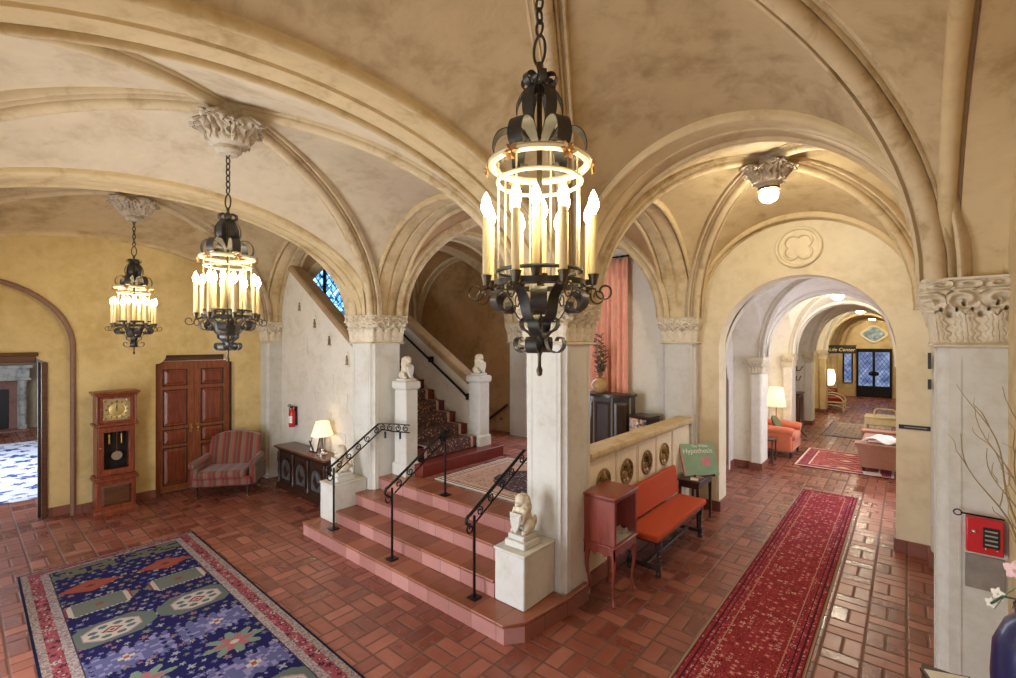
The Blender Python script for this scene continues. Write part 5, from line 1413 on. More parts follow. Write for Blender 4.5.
def text(s, size, loc, rotm, mat, parent, name='lettering', ext=.0015, align='CENTER', shear=0, sx=1):
    cu = bpy.data.curves.new(name, 'FONT'); cu.body = s; cu.size = size; cu.extrude = ext; cu.align_x = align; cu.shear = shear
    cu.materials.append(mat)
    tmp = bpy.data.objects.new(name+'_curve', cu); COL.objects.link(tmp); dg = bpy.context.evaluated_depsgraph_get(); dg.update()
    me = bpy.data.meshes.new_from_object(tmp.evaluated_get(dg)); bpy.data.objects.remove(tmp)
    o = bpy.data.objects.new(name, me); COL.objects.link(o); o.parent = parent
    o.matrix_local = rotm @ Matrix.Translation(loc) @ Matrix.Rotation(pi/2,4,'X') @ Matrix.Diagonal((sx,1,1,1))
    return o
text('Hypothesis', .092, (.0,-.002,.29), rot, M['white_paint'], bs, ext=.001)
text('The Wales', .052, (.04,-.002,.365), rot, M['white_paint'], bs, ext=.001)
text('by the author', .03, (-.04,-.002,.05), rot, M['white_paint'], bs, ext=.001) if False else None
mb = MB(); mb.M = Matrix.Translation((0,.22,0)) @ Matrix.Rotation(radians(8),4,'X'); mb.box(-.03,.03,0,.012,0,.30); mb.build('easel_strut', M['wood_dark'], bs)
mb = MB(); mb.box(-.14,-.12,-.05,.10,0,.012); mb.box(.12,.14,-.05,.10,0,.012); mb.box(-.14,-.12,-.05,-.04,.012,.03); mb.box(.12,.14,-.05,-.04,.012,.03); mb.build('easel_foot', M['wood_dark'], bs)
for k, (x, y, a, m_, lb) in enumerate(((-2.20,6.50,.3,'paper','white leaflet lying flat on the small table before the book sign'),(-2.19,6.61,-.5,'pink_patch','pale pink leaflet lying flat on the small table before the book sign'))):
    t = thing('leaflet', lb, 'leaflet', (x,y,.6265), a)
    mb = MB(); mb.box(-.05,.05,-.07,.07,0,.002); mb.build('sheet', M[m_], t)

# ---------------------------------------------------------------- landing: cabinet, vase, curtain, box stool
kb = thing('corner_cabinet', 'dark canted cabinet standing under the coral curtain', 'cabinet', (-3.62,6.86,LZ+.001))
plan = [(-.42,-.06),(-.20,-.24),(.12,-.24),(.34,-.06),(.34,.14),(-.42,.14)]
mb = MB(); mb.prism([(x*.98,y*.98) for x,y in plan], .04, .96); mb.build('body', plain('blackened_wood', rgb(52,50,56), .4, vary=.3, nscale=8), kb, smooth=20, bevel=.005)
mb = MB(); mb.prism([(x*1.04,y*1.04) for x,y in plan], 0, .06); mb.build('plinth', M['wood_dark'], kb)
mb = MB(); mb.prism([(x*1.03,y*1.03) for x,y in plan], .95, .97); mb.prism([(x*1.07,y*1.07) for x,y in plan], .97, 1.0); mb.build('top', M['wood_dark'], kb)
def edge_panel(a, b, inset):
    A, B = Vector((*a,0)), Vector((*b,0)); d = (B-A).normalized(); n = Vector((d.y,-d.x,0))
    p0, p1 = A+d*inset+n*.004, B-d*inset+n*.004; mb = MB()
    ring1 = [p0+Vector((0,0,.12)), p1+Vector((0,0,.12)), p1+Vector((0,0,.88)), p0+Vector((0,0,.88))]
    q0, q1 = p0+d*.03+n*.016, p1-d*.03+n*.016
    mb.loft([ring1, [q0+Vector((0,0,.16)), q1+Vector((0,0,.16)), q1+Vector((0,0,.84)), q0+Vector((0,0,.84))]]); return mb
for a, b in ((plan[0],plan[1]),(plan[1],plan[2]),(plan[2],plan[3])):
    edge_panel(a, b, .035).build('carved_panel', M['wood_dark'], kb, smooth=15)
for a in plan[:4]:
    mb = MB(); mb.lathe([(.014,.06),(.014,.95)], 8, (a[0],a[1],0)); mb.build('corner_bead', plain('worn_gilt_bead', rgb(128,112,84), .4), kb)
vs = thing('vase', 'tan bowl shaped vase on the dark cabinet', 'vase', (-3.80,6.78,LZ+1.002))
mb = MB(); mb.lathe([(.004,0),(.06,0),(.07,.012),(.12,.07),(.135,.13),(.11,.19),(.07,.22),(.075,.24),(.06,.24),(.06,.21)], 26, caps=True); mb.build('vase_body', M['tanpot'], vs)
fl_ = thing('dried_flowers', 'tall arrangement of dried brown leaves standing in the tan vase', 'flowers', (-3.80,6.78,LZ+1.20))
rs = random.Random(11); mb = MB(); lf = MB()
for k in range(17):
    a = rs.uniform(0,2*pi); r = rs.uniform(.03,.19); h = rs.uniform(.25,.80); P = [(.02*cos(a),.02*sin(a),0),(r*.5*cos(a),r*.5*sin(a),h*.55),(r*cos(a+.4),r*sin(a+.4),h)]
    mb.tube(P, [.005,.004,.003], 5)
    for q in range(7):
        t = .25+.11*q; b = rs.uniform(0,2*pi); c = Vector((r*t*cos(a+.2*t),r*t*sin(a+.2*t),h*t)); d = Vector((cos(b),sin(b),.5)).normalized(); s = d.cross(Vector((0,0,1))).normalized()
        Lf = rs.uniform(.07,.12); lf.loft([[c-s*.002,c+s*.002,c+Vector((0,0,.002))],[c+d*Lf*.5-s*.03,c+d*Lf*.5+s*.03,c+d*Lf*.5+Vector((0,0,.012))],[c+d*Lf-s*.002,c+d*Lf+s*.002,c+d*Lf+Vector((0,0,.003))]])
mb.build('stem', M['twig'], fl_); lf.build('leaves', M['floral'], fl_)
cu = thing('curtain', 'tall coral red curtain hanging behind the dark cabinet', 'curtain', (-3.86,7.10,LZ+.70))
mb = MB()
def cur(u, t):
    x = -.44+.84*u; y = .045*sin(u*2*pi*8.5)*(.55+.45*t)+.02*sin(u*23+1); z = 3.86-1.36+1.36-LZ-.70 - t*(2.48); 
    return (x*(1-.03*t*0), y, z)
mb.grid(cur, 160, 14); o = mb.build('cloth', M['curtain'], cu, smooth=80); s = o.modifiers.new('thick','SOLIDIFY'); s.thickness = .006
mb = MB(); mb.tube([(-.5,0,2.53),(.46,0,2.53)], .013, 8); mb.ell((.47,0,2.53),(.02,.02,.02)); mb.build('curtain_rod', M['ironblack'], cu)
for k in range(9):
    x = -.40+.1*k; mb = MB(); mb.tube([(x,.02*cos(t*pi/6),2.53+.02*sin(t*pi/6)) for t in range(12)], .004, 5, closed=True); mb.build('curtain_ring', M['ironblack'], cu)
bx = thing('patterned_chest', 'small box with orange and white mosaic front standing behind the parapet', 'box', (-3.05,6.80,LZ+.001), -.25)
bx.scale = (.76,1,1)
mb = MB(); mb.box(-.22,.22,-.15,.15,.30,.68); mb.build('box_body', M['wood_dark'], bx, bevel=.01)
mb = MB(); mb.box(-.235,.235,-.165,.165,.68,.715); mb.build('lid', M['wood_dark'], bx, bevel=.012)
for sx in (-1,1):
    for sy in (-1,1): mb = MB(); mb.frustum(sx*.19-.015,sx*.19+.015,sy*.12-.015,sy*.12+.015,0,sx*.19-.024,sx*.19+.024,sy*.12-.024,sy*.12+.024,.30); mb.build('leg', M['wood_dark'], bx)
def mosaic():
    N = NT('mosaic_front'); v = N.n('ShaderNodeTexVoronoi'); v.inputs['Scale'].default_value = 22; N.l(N.coord(), v.inputs['Vector'])
    sp = N.n('ShaderNodeSeparateColor'); N.l(v.outputs['Color'], sp.inputs[0])
    N.l(N.ramp(sp.outputs[0], [(.0, rgb(60,44,40)), (.3, rgb(226,210,196)), (.55, rgb(206,120,70)), (.8, rgb(230,224,216)), (.95, rgb(110,70,60))]), N.b.inputs['Base Color']); return N.mat
mb = MB(); mb.box(-.20,.20,-.156,-.148,.32,.665); mb.build('mosaic_front', mosaic(), bx)

# ---------------------------------------------------------------- medallion and small wall plates
md = thing('wall_medallion', 'round plaster medallion with quatrefoil above the passage arch', 'wall ornament', (-1.10,YN-.001,3.745), scale=.88)
mb = MB(); n = 48
mb.loft([[(r*cos(2*pi*k/n), y, r*sin(2*pi*k/n)) for k in range(n)] for r, y in ((.31,0),(.31,-.045),(.29,-.06),(.268,-.055),(.255,-.018),(.25,-.018))], True, True); mb.build('rim', M['cream'], md, smooth=40)
def quat(a, R):   # four-lobed outline
    c = .52*R; r = .46*R; best = 0
    for q in range(4):
        b = a-(pi/4+pi/2*q); dsc = r*r-(c*sin(b))**2
        if dsc >= 0: best = max(best, c*cos(b)+sqrt(dsc))
    return max(best, .42*R)
mb = MB(); n = 96
mb.loft([[(quat(2*pi*k/n, R)*cos(2*pi*k/n), y, quat(2*pi*k/n, R)*sin(2*pi*k/n)) for k in range(n)] for R, y in ((.24,-.017),(.228,-.058),(.205,-.058),(.185,-.012),(.02,-.016))], True, True); mb.build('quatrefoil', M['cream'], md, smooth=40)
def plaque(name, label, cat, loc, w, h, axis, mat, d=.012):
    t = thing(name, label, cat, loc); mb = MB()
    if axis == 'y': mb.box(-w/2,w/2,-d,0,-h/2,h/2)
    else: mb.box(-d,0,-w/2,w/2,-h/2,h/2)
    mb.build('plate', M[mat], t, bevel=.002)
    return t
pq = plaque('name_plaque', 'narrow black name plaque on the cream wall beside the passage arch', 'plaque', (.075,YN-.001,1.49), .30, .05, 'y', 'black')
mb = MB(); mb.box(-.10,.10,-.0135,-.012,-.006,.006); mb.build('lettering', M['steel'], pq)
plaque('name_plaque', 'narrow dark plaque high on the half pier of the stair landing', 'plaque', (-5.70,7.058,2.36), .22, .035, 'y', 'black')
# ---------------------------------------------------------------- fire alarm and plate on the corner pier
YP = 3.628
fa = thing('fire_alarm_box', 'red fire alarm box with dark window on the corner pier', 'alarm box', (.318,YP-.001,1.45))
mb = MB(); mb.box(-.072,.072,-.055,0,-.095,.095); mb.build('case', M['redbox'], fa, bevel=.006)
mb = MB(); mb.box(-.008,.056,-.060,-.0551,-.055,.052); mb.build('window_pane', M['black'], fa, bevel=.002)
mb = MB()
for k in range(4): mb.box(.0,.048,-.062,-.0602,-.042+.024*k,-.034+.024*k)
mb.build('instruction_lettering', M['silver_dial'], fa)
mb = MB(); mb.ell((-.042,-.06,.022),(.010,.008,.010)); mb.build('lock', M['chrome'], fa)
for x in (.003,.046): mb = MB(); mb.ell((x,-.061,-.062),(.005,.004,.005)); mb.build('screw', M['chrome'], fa)
mb = MB(); mb.tube([(-.09,-.04,.106),(.075,-.04,.104)], .005, 6); mb.tube([(-.105+.016*cos(k*pi/7),-.04+.0*k,.106+.016*sin(k*pi/7)) for k in range(14)], .0035, 5, closed=True); mb.build('pull_rod', M['ironblack'], fa)
plaque('switch_plate', 'dull grey metal plate on the corner pier under the red alarm box', 'wall plate', (.322,YP-.001,1.238), .155, .185, 'y', 'steel', .008)
plaque('wall_thermostat', 'slim dark fitting on the half pier by the arch, the upper one', 'wall fitting', (.205,6.99,2.28), .05, .18, 'x', 'iron', .03)
plaque('wall_thermostat', 'slim dark fitting on the half pier by the arch, the lower one', 'wall fitting', (.205,6.99,2.02), .05, .11, 'x', 'iron', .03)

# ---------------------------------------------------------------- console, vase of orchids in the near corner
ct = thing('console_table', 'dark console table standing at the near corner of the side wall', 'table', (.225,2.42,0))
mb = MB(); mb.box(-.175,.175,-.50,.50,.97,1.0); mb.build('table_top', M['wood_dark'], ct, bevel=.006)
mb = MB(); mb.box(-.15,.15,-.46,.46,.86,.97); mb.build('apron', M['wood_dark'], ct, bevel=.003)
for sx in (-1,1):
    for sy in (-1,1): mb = MB(); x, y = sx*.12, sy*.43; mb.frustum(x-.018,x+.018,y-.018,y+.018,0,x-.028,x+.028,y-.028,y+.028,.86); mb.build('leg', M['wood_dark'], ct)
bv = thing('navy_vase', 'tall navy blue vase holding orchids and bare twigs by the side wall', 'vase', (.335,2.13,1.001))
mb = MB(); mb.lathe([(.004,0),(.085,0),(.10,.02),(.125,.25),(.135,.45),(.13,.55),(.105,.62),(.08,.65),(.084,.68),(.07,.68),(.066,.64)], 36); mb.build('vase_body', M['navy'], bv)
br = thing('framed_card', 'pale framed card lying on the console table edge', 'card', (.150,2.82,1.001), .35)
mb = MB(); mb.box(-.09,.09,-.065,.065,0,.012); mb.build('card_frame', M['wood_dark'], br, bevel=.002)
mb = MB(); mb.box(-.078,.078,-.053,.053,.012,.014); mb.build('card_face', M['paper'], br)
rs = random.Random(5)
tw = thing('bare_twigs', 'curly bare twigs rising from the navy vase', 'twigs', (.335,2.13,1.69))
for k in range(9):
    dx, dy = rs.uniform(-.20,.02), rs.uniform(-.05,.30); h = rs.uniform(.40,.72); ph = rs.uniform(0,6)
    P = [(dx*t**1.4+.024*sin(12*t+ph)*t, dy*t**1.3+.024*cos(11*t+ph)*t, h*t-.12*(1-t)) for t in [q/22 for q in range(23)]]
    mb = MB(); mb.tube(P, [.005*(1-.8*q/22) for q in range(23)], 5)
    for q in (9,14,18):
        b = Vector(P[q]); e = Vector((rs.uniform(-.07,.03), rs.uniform(-.04,.08), rs.uniform(.05,.13)))
        mb.tube([b + e*t + Vector((.010*sin(t*8+ph),.010*cos(t*8),0))*t for t in (0,.25,.5,.75,1)], [.0022,.002,.0017,.0013,.0008], 4)
    mb.build('twig', M['twig'], tw)
def orchid(label, loc, pts, blooms, seed):
    t = thing('orchid_stem', label, 'flower', loc, 0, 'orchids in the navy vase'); rs = random.Random(seed)
    mb = MB(); mb.tube(pts, .004, 6); mb.build('stem', M['leafdark'], t)
    for bi, (bx_, by_, bz_, s, m_) in enumerate(blooms):
        mb = MB(); o = Vector((bx_,by_,bz_)); nrm = Vector((-.55,-.8,.1)).normalized(); u = nrm.cross(Vector((0,0,1))).normalized(); v = u.cross(nrm)
        for q in range(5):
            a = 2*pi*q/5+.3; d = u*cos(a)+v*sin(a); e = nrm.cross(d); w = s*(.42 if q in (0,2) else .3)
            rows = []
            for j in range(7):
                r = j/6; ww = w*sin(pi*min(r*.9+.08,1)); c = o + d*(s*r) + nrm*(s*.25*r*(1-r)*2 - s*.1*r)
                rows.append([c-e*ww, c+nrm*s*.05, c+e*ww, c-nrm*.001])
            mb.loft(rows)
        bl = mb.build('bloom', M[m_], t); mb = MB(); mb.ell(o+nrm*s*.15, (s*.16,)*3, 8, 6); mb.build('bloom_lip', M['petal'], bl)
    return t
orchid('pale pink orchid bloom leaning out of the navy vase', (.335,2.13,1.66), [(0,0,-.1),(-.03,-.02,.05),(-.075,-.04,.13)], [(-.085,-.04,.14,.032,'petal'),(-.05,-.05,.05,.026,'petal')], 1)
orchid('cream orchid spray hanging low over the rim of the navy vase', (.335,2.13,1.66), [(0,0,-.08),(-.05,.03,.03),(-.10,.05,.02),(-.125,.07,-.02)], [(-.11,.06,.02,.022,'petalw'),(-.125,.075,-.02,.018,'petalw')], 2)
vl = thing('vase_leaves', 'long green leaves drooping over the rim of the navy vase', 'leaves', (.335,2.13,1.66))
mb = MB()
for k in range(6):
    a = 1.9+k*.5; L2 = .085+.02*(k % 3); rows = []
    for j in range(9):
        t = j/8; c = Vector((cos(a)*L2*t, sin(a)*L2*t, .10*sin(pi*t*.9)-.05*t+.0)); e = Vector((-sin(a),cos(a),0)); ww = .012*sin(pi*min(t*.92+.06,1))
        rows.append([c-e*ww, c-Vector((0,0,.004)), c+e*ww, c+Vector((0,0,.001))])
    mb.loft(rows)
mb.build('leaves', M['leaf'], vl)
# ================================================================ passage furniture
def soft(mb, parent, name, mat, bev=.04): return mb.build(name, mat, parent, bevel=bev, seg=3)
# small dark side table nearest
stb = thing('end_table', 'small dark end table beside the salmon armchair in the passage', 'table', (-2.26,10.95,0))
mb = MB(); mb.box(-.2,.2,-.2,.2,.46,.49); mb.build('table_top', M['wood_dark'], stb, bevel=.006)
mb = MB(); mb.box(-.18,.18,-.18,.18,.22,.24); mb.build('shelf', M['wood_dark'], stb)
for sx in (-1,1):
    for sy in (-1,1): mb = MB(); mb.lathe([(.016,0),(.02,.04),(.013,.08),(.02,.2),(.013,.3),(.02,.46)], 10, (sx*.165,sy*.165,0)); mb.build('leg', M['wood_dark'], stb)
# salmon armchair facing the sofa (+X)
sa = thing('armchair', 'salmon upholstered armchair in the passage niche beneath the floor lamp', 'armchair', (-2.20,11.95,0))
mb = MB(); mb.box(-.40,.36,-.48,.48,.14,.36); soft(mb, sa, 'seat_frame', M['orange'], .03)
mb = MB(); mb.box(-.26,.39,-.36,.36,.36,.50); soft(mb, sa, 'seat_cushion', M['orange'], .05)
mb = MB(); mb.M = Matrix.Translation((-.36,0,.36)) @ Matrix.Rotation(radians(-10),4,'Y'); mb.box(-.08,.10,-.44,.44,0,.56); soft(mb, sa, 'backrest', M['orange'], .06)
for s in (-1,1):
    mb = MB(); mb.box(-.38,.34,s*.47-.08,s*.47+.08,.14,.54); soft(mb, sa, 'arm_panel', M['orange'], .03)
    mb = MB(); mb.tube([(-.40,s*.47,.58),(.30,s*.47,.56),(.37,s*.47,.55)], [.10,.10,.09], 14); mb.build('armrest', M['orange'], sa)
    for x in (-.34,.31): mb = MB(); mb.frustum(x-.016,x+.016,s*.42-.016,s*.42+.016,0,x-.026,x+.026,s*.42-.026,s*.42+.026,.14); mb.build('leg', M['wood_dark'], sa)
cs2 = thing('cushion', 'olive striped cushion leaning in the salmon armchair', 'cushion', (-2.12,11.82,.52))
mb = MB(); mb.M = Matrix.Rotation(radians(-28),4,'Y'); mb.ell((-.0,0,.17),(.07,.22,.19), 20, 12); mb.build('pillow', M['olive'], cs2)
# floor lamp
flp = thing('floor_lamp', 'lit floor lamp with cream shade behind the salmon armchair', 'floor lamp', (-2.42,12.90,0))
mb = MB(); mb.lathe([(.005,0),(.15,0),(.15,.02),(.03,.04),(.012,.06),(.012,1.25)], 18); mb.build('base', M['brass'], flp)
mb = MB(); mb.loft([[(r*cos(2*pi*k/28), r*sin(2*pi*k/28), z) for k in range(28)] for r, z in ((.215,.92),(.15,1.38))], True, False); o = mb.build('lamp_shade', M['shade'], flp); s = o.modifiers.new('thick','SOLIDIFY'); s.thickness = .003
mb = MB(); mb.ell((0,0,1.12),(.03,.03,.045)); mb.build('light_bulb', emissive('floor_lamp_glow', (1,.78,.45,1), 110), flp)
# coat stand
cst = thing('coat_stand', 'dark wooden coat stand beyond the second passage pier', 'coat stand', (-2.22,14.15,0))
mb = MB(); mb.tube([(0,0,.0),(0,0,1.95)], .02, 10); mb.ell((0,0,1.97),(.035,.035,.04)); mb.build('pole', M['wood_dark'], cst)
for k in range(4):
    a = pi/2*k+.4; mb = MB(); mb.tube([(0,0,.25),(.14*cos(a),.14*sin(a),.16),(.26*cos(a),.26*sin(a),.02)], .015, 8); mb.build('foot', M['wood_dark'], cst)
    for z, r in ((1.75,.18),(1.5,.14)): mb = MB(); mb.tube([(0,0,z),(r*.6*cos(a),r*.6*sin(a),z-.02),(r*cos(a),r*sin(a),z+.10)], .012, 8); mb.build('hook', M['wood_dark'], cst)
cab = thing('side_cabinet', 'narrow dark cabinet below the coat hooks of the passage', 'cabinet', (-2.40,14.95,0))
mb = MB(); mb.box(-.18,.2,-.35,.35,.05,1.05); mb.build('body', M['wood_mid'], cab, bevel=.01)
mb = MB(); mb.box(-.17,.18,-.33,.33,0,.05); mb.build('plinth', M['wood_dark'], cab)
mb = MB(); mb.box(-.2,.23,-.38,.38,1.05,1.09); mb.build('top', M['wood_dark'], cab, bevel=.01)
for s in (-1,1): mb = MB(); mb.box(.2,.212,s*.17-.14,s*.17+.14,.12,.98); mb.build('door', M['wood_dark'], cab, bevel=.006)
# loveseat at the right
lv = thing('loveseat', 'mauve loveseat against the window side of the passage with cushions', 'sofa', (-.27,12.05,.013))
mb = MB(); mb.box(-.40,.46,-.86,.86,.12,.36); soft(mb, lv, 'seat_frame', M['mauve'], .03)
for s in (-1,1): mb = MB(); mb.box(-.44,.28,s*.39-.37,s*.39+.37,.36,.50); soft(mb, lv, 'seat_cushion', M['mauve'], .04)
mb = MB(); mb.box(.26,.50,-.86,.86,.30,.82); soft(mb, lv, 'backrest', M['mauve'], .07)
for s in (-1,1):
    rows = []
    for j in range(11):
        t = j/10; z = .10+.46*t; out = .05*t**3; fx = -.42-.09*t**2.5
        y0, y1 = s*.84-.09, s*.84+.09
        rows.append([(fx, y0-out, z),(.50, y0-out, z),(.50, y1+out, z),(fx, y1+out, z)])
    mb = MB(); mb.loft(rows); mb.build('armrest', M['mauve'], lv, bevel=.02, smooth=60)
    for x in (-.36,.40): mb = MB(); mb.frustum(x-.018,x+.018,s*.80-.018,s*.80+.018,0,x-.03,x+.03,s*.80-.03,s*.80+.03,.12); mb.build('leg', M['wood_dark'], lv)
def pillow(loc, r, mat, label, rz=0, tilt=0):
    t = thing('cushion', label, 'cushion', loc, rz); mb = MB(); mb.M = Matrix.Rotation(tilt,4,'Y'); mb.ell((0,0,r[2]), r, 20, 12); mb.build('pillow', M[mat], t); return t
pillow((-.12,12.55,.505), (.10,.23,.20), 'beige', 'beige cushion at the far end of the mauve loveseat', 0, .35)
pillow((-.05,11.98,.505), (.10,.21,.19), 'beige', 'beige cushion in the middle of the mauve loveseat', 0, .3)
pillow((-.10,11.50,.505), (.09,.20,.16), 'redcloth', 'red cushion beside the white throw on the mauve loveseat', 0, .5)
th = thing('throw_blanket', 'crumpled white throw lying over the arm of the mauve loveseat', 'blanket', (-.40,11.28,.585))
mb = MB(); mb.grid(lambda u, v: (-.20+.62*u, -.16+.56*v, .035+.05*sin(u*9+v*4)*sin(v*8+1)+.05*sin(pi*u)*sin(pi*v)-.06*max(0,v-.45)), 24, 18); o = mb.build('cloth', M['whitecloth'], th, smooth=80); s = o.modifiers.new('thick','SOLIDIFY'); s.thickness = .02
mgz = thing('magazine', 'flat magazine lying on the floor under the mauve loveseat arm', 'magazine', (-.50,11.10,.014), .2)
mb = MB(); mb.box(-.13,.13,-.09,.09,0,.02); mb.build('page_block', M['paper'], mgz); 
# white wicker planter table
wk = thing('wicker_table', 'cream wicker table with curved top rail behind the mauve loveseat', 'table', (-.45,14.45,0))
mb = MB(); mb.box(-.34,.34,-.30,.30,.66,.70); mb.build('table_top', M['wicker'], wk, bevel=.015)
mb = MB(); mb.box(-.32,.32,-.28,.28,.50,.66); mb.build('wicker_apron', M['wicker'], wk, bevel=.01)
for sx in (-1,1):
    for sy in (-1,1): mb = MB(); mb.tube([(sx*.30,sy*.26,0),(sx*.31,sy*.27,.3),(sx*.30,sy*.26,.66)], .028, 8); mb.build('leg', M['wicker'], wk)
mb = MB(); mb.tube([(-.16,-.05,.70),(-.15,-.05,.82),(-.10,-.05,.87),(.20,-.05,.87),(.25,-.05,.82),(.26,-.05,.70)], .018, 8); mb.build('handle_rail', M['wicker'], wk)
ptp = thing('potted_plant', 'green leafy potted plant in front of the wicker table', 'plant', (-.55,13.75,0))
mb = MB(); mb.lathe([(.005,0),(.12,0),(.16,.28),(.17,.30),(.14,.30),(.13,.26)], 18); mb.build('pot', M['whitecloth'], ptp)
mb = MB(); rs = random.Random(9)
for k in range(38):
    a = rs.uniform(0,2*pi); el = rs.uniform(.2,1.3); L2 = rs.uniform(.16,.34); d = Vector((cos(a)*cos(el),sin(a)*cos(el),sin(el))); e = d.cross(Vector((0,0,1))).normalized(); o = Vector((.03*cos(a),.03*sin(a),.30)); rows = []
    for j in range(6):
        t = j/5; c = o + d*L2*t + Vector((0,0,-.10*t*t)); ww = .045*sin(pi*min(t*.9+.08,1)); rows.append([c-e*ww, c+Vector((0,0,.006)), c+e*ww, c-Vector((0,0,.002))])
    mb.loft(rows)
mb.build('leaves', M['leaf'], ptp)
# far end: wicker chair, lamp, red chair, hanging sign, doors
wc = thing('wicker_chair', 'cream wicker armchair with red cushion near the far entry', 'chair', (-2.12,20.75,0))
mb = MB(); mb.tube([(.42*cos(a*pi/12)-.0, -.40, .30+.28*sin(a*pi/12)) for a in range(13)], .025, 8); mb.build('arm_hoop', M['wicker'], wc)
mb = MB(); mb.tube([(.42*cos(a*pi/12), .40, .30+.28*sin(a*pi/12)) for a in range(13)], .025, 8); mb.build('arm_hoop', M['wicker'], wc)
mb = MB(); mb.tube([(.45*cos(a*pi/16), -.40, .05+.16*sin(a*pi/16)) for a in range(17)], .022, 8); mb.tube([(.45*cos(a*pi/16), .40, .05+.16*sin(a*pi/16)) for a in range(17)], .022, 8); mb.build('base_hoop', M['wicker'], wc)
mb = MB(); mb.box(-.36,.38,-.38,.38,.28,.33); mb.build('seat_frame', M['wicker'], wc, bevel=.02)
mb = MB(); mb.box(-.32,.36,-.35,.35,.33,.46); soft(mb, wc, 'seat_cushion', M['redcloth'], .04)
mb = MB(); mb.M = Matrix.Translation((-.34,0,.40)) @ Matrix.Rotation(radians(-14),4,'Y'); mb.box(-.05,.05,-.34,.34,0,.48); soft(mb, wc, 'back_cushion', M['redcloth'], .04)
for sx in (-.38,.40):
    for sy in (-.40,.40): mb = MB(); mb.tube([(sx,sy,0),(sx,sy,.33)], .022, 8); mb.build('leg', M['wicker'], wc)
lt = thing('lamp_table', 'small dark table under the drum lamp of the far entry', 'table', (-2.30,21.66,0))
mb = MB(); mb.lathe([(.005,.60),(.26,.60),(.26,.63),(.005,.63)], 24); mb.build('table_top', M['wood_dark'], lt)
mb = MB(); mb.lathe([(.17,0),(.16,.03),(.03,.06),(.03,.60)], 16); mb.build('pedestal_leg', M['wood_dark'], lt)
l2 = thing('drum_lamp', 'lit lamp with white barrel shade far down the passage', 'table lamp', (-2.30,21.66,.632))
mb = MB(); mb.lathe([(.005,0),(.08,0),(.08,.02),(.03,.04),(.05,.12),(.02,.2),(.01,.25)], 16); mb.build('base', M['brass'], l2)
mb = MB(); mb.lathe([(.17,.20),(.22,.36),(.22,.60),(.17,.78)], 24, caps=False); mb.build('lamp_shade', emissive('barrel_shade_glow', (1,.84,.6,1), 6), l2)
rc = thing('red_chair', 'dark red armchair standing behind the wicker chair', 'chair', (-2.45,22.42,0))
mb = MB(); mb.box(-.35,.35,-.35,.35,.18,.42); soft(mb, rc, 'seat', M['redcloth'], .05)
mb = MB(); mb.box(-.35,-.2,-.35,.35,.42,.95); soft(mb, rc, 'backrest', M['redcloth'], .06)
for s in (-1,1):
    mb = MB(); mb.box(-.33,.33,s*.35-.06,s*.35+.06,.3,.62); soft(mb, rc, 'armrest', M['redcloth'], .04)
    for x in (-.28,.28): mb = MB(); mb.frustum(x-.02,x+.02,s*.28-.02,s*.28+.02,0,x-.03,x+.03,s*.28-.03,s*.28+.03,.18); mb.build('leg', M['wood_dark'], rc)
sg = thing('hanging_sign', 'dark hanging sign with pale lettering by the fourth passage pier', 'sign', (-1.72,19.84,2.20))
mb = MB(); mb.box(-.40,.40,-.02,.02,-.13,.13); mb.build('sign_board', M['black'], sg, bevel=.006)
text('Life Center', .16, (0,-.022,-.05), Matrix.Identity(4), M['gilt_paint'], sg, ext=.001, shear=.25)
mb = MB(); mb.tube([(-.42,0,.15),(.42,0,.15)], .012, 6); mb.build('sign_bracket', M['ironblack'], sg)
plaque('switch_plate', 'small dark plate on the third passage pier', 'wall plate', (-1.98+.0,16.49,1.85), .16, .2, 'y', 'black') if False else None
# leaded doors
ld2 = root('door_3', 'pair of leaded glass doors at the far end of the passage', 'door', (-1.12,26.38,0))
for s in (-1,1):
    x0, x1 = (-.57,-.02) if s < 0 else (.02,.57)
    lf = MB(); lf.box(x0,x1,-.05,0,0,.50); lf.box(x0,x1,-.05,0,2.0,2.08); lf.box(x0,x0+.03,-.05,0,.50,2.0); lf.box(x1-.03,x1,-.05,0,.50,2.0); leaf = lf.build('door_leaf', M['ironblack'], ld2)
    g = MB(); g.box(x0+.03,x1-.03,-.03,-.02,.50,2.0); g.build('pane', M['win_far'], leaf)
    L2 = MB()
    for i in range(-16,17):
        for q in (1,-1):
            seg = [(x0+.05+(x1-x0-.1)*t/40, .50+ (x1-x0-.1)*t/40*1.5*q + i*.22) for t in range(41)]; seg = [p for p in seg if .5 <= p[1] <= 2.0]
            if len(seg) > 1: L2.tube([(seg[0][0],-.04,seg[0][1]),(seg[-1][0],-.04,seg[-1][1])], .009, 4)
    L2.build('lattice', M['ironblack'], leaf)
    mb = MB(); mb.ell((s*.10,-.07,1.05),(.09,.03,.09)); mb.tube([(s*.06,-.08,.95),(s*.06,-.08,1.15)], .015, 6); mb.build('door_handle', M['ironblack'], leaf)
mb = MB(); mb.box(-.025,.025,-.06,-.0,0,2.08); mb.build('astragal', M['ironblack'], ld2)
mb = MB(); mb.box(-.62,.62,-.09,0,2.08,2.16); mb.box(-.62,-.57,-.09,0,0,2.08); mb.box(.57,.62,-.09,0,0,2.08); mb.build('door_frame', M['ironblack'], ld2)
glazed('window_8', 'y', 26.37, -2.22, -1.90, .62, 2.08, None, M['win_far'], 'narrow leaded sidelight nearest the hanging sign', diamonds=.16, bars=.008)
glazed('window_9', 'y', 26.37, -.34, -.02, .62, 2.08, None, M['win_far'], 'narrow leaded sidelight on the sofa side of the leaded doors', diamonds=.16, bars=.008)
mw = thing('wall_panel_picture', 'blue grey lobed picture in a pale frame above the leaded doors', 'picture', (-1.12,26.39,2.80))
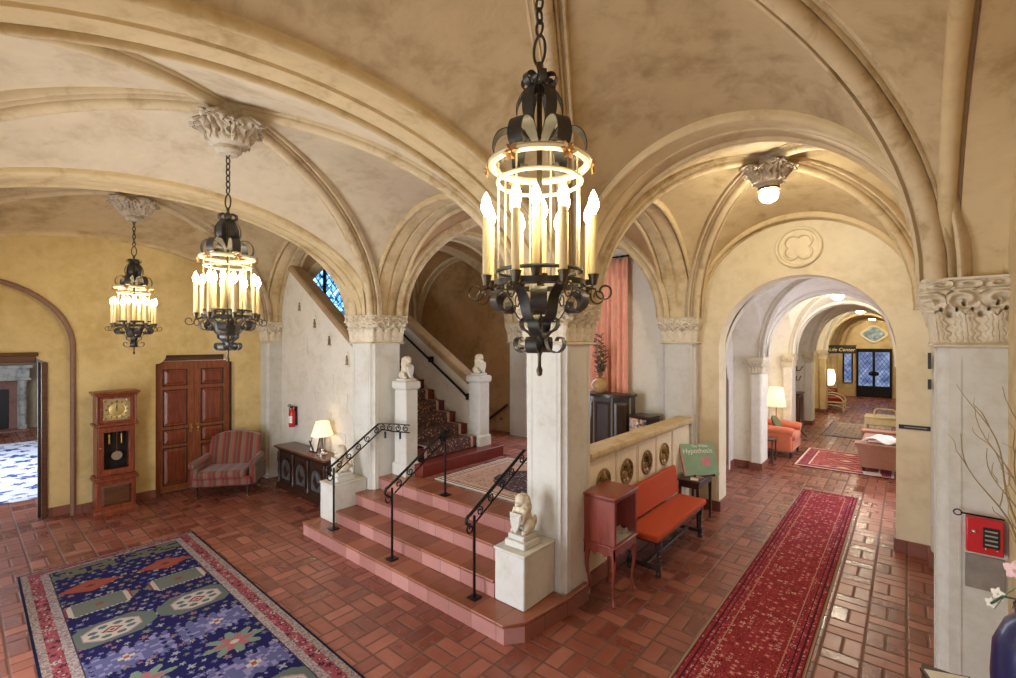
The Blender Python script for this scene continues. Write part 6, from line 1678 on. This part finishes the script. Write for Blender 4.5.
mb = MB(); n = 64; ob = lambda k, R: ((R*(1+.10*cos(4*2*pi*k/n)))*cos(2*pi*k/n)*1.25, R*(1+.10*cos(4*2*pi*k/n))*sin(2*pi*k/n))
mb.loft([[(ob(k,R)[0], y, ob(k,R)[1]) for k in range(n)] for R, y in ((.36,0),(.36,-.05),(.32,-.06),(.28,-.03))], True, False); mb.build('frame', M['cream'], mw)
mb = MB(); mb.poly([(ob(k,.29)[0], -.028, ob(k,.29)[1]) for k in range(n)])
N = NT('blue_mosaic'); N.l(N.ramp(N.noise(6, 4, .6, N.coord()), [(.3, rgb(70,90,106)), (.5, rgb(120,150,160)), (.7, rgb(190,206,206))]), N.b.inputs['Base Color']); mb.build('picture_face', N.mat, mw)

# ================================================================ next room: fireplace
fp = thing('fireplace', 'carved grey marble fireplace seen through the doorway beside the clock', 'fireplace', (-19.29,.38,0))
for s in (-1,1):
    mb = MB(); mb.lathe([(.095,0),(.095,.12),(.06,.16),(.075,.5),(.085,.75),(.06,1.0),(.075,1.2),(.10,1.36),(.10,1.40)], 16, (.26,s*.87,0)); mb.build('carved_baluster', M['marble'], fp)
    mb = MB(); mb.box(0,.14,s*.87-.10,s*.87+.10,0,1.4); mb.build('jamb', M['marble'], fp)
    mb = MB(); mb.box(0,.08,s*.70-.085,s*.70+.085,0,1.25); mb.build('inner_slip', M['pinkstone'], fp)
mb = MB(); mb.box(0,.38,-1.0,1.0,1.40,1.74); mb.box(0,.44,-1.06,1.06,1.74,1.82); mb.box(0,.42,-1.03,1.03,1.40,1.45); mb.build('mantel_frieze', M['marble'], fp, bevel=.01)
mb = MB(); mb.box(0,.09,-.78,.78,1.15,1.40); mb.build('inner_lintel', M['pinkstone'], fp)
mb = MB(); mb.box(.001,.02,-.62,.62,0,1.15); mb.build('firebox', M['dark'], fp)
mb = MB(); mb.box(.02,.55,-1.0,1.0,0,.03); mb.build('hearth', M['pinkstone'], fp)
mb = MB(); mb.box(.1,.32,-.38,.38,.08,.12); mb.build('grate', M['iron'], fp)
# ================================================================ world and render look
w = bpy.data.worlds.new('world'); SC.world = w; w.use_nodes = True
w.node_tree.nodes['Background'].inputs['Color'].default_value = (.55,.68,1,1)
w.node_tree.nodes['Background'].inputs['Strength'].default_value = .3
vs_ = SC.view_settings
vs_.view_transform = 'Standard'; vs_.look = 'None'; vs_.gamma = 1.0; vs_.use_curve_mapping = False; vs_.exposure = 0.0
cy = SC.cycles
cy.max_bounces = 10; cy.diffuse_bounces = 6; cy.glossy_bounces = 4; cy.transmission_bounces = 6
cy.sample_clamp_indirect = 4.0; cy.caustics_reflective = False; cy.caustics_refractive = False
cy.use_denoising = True
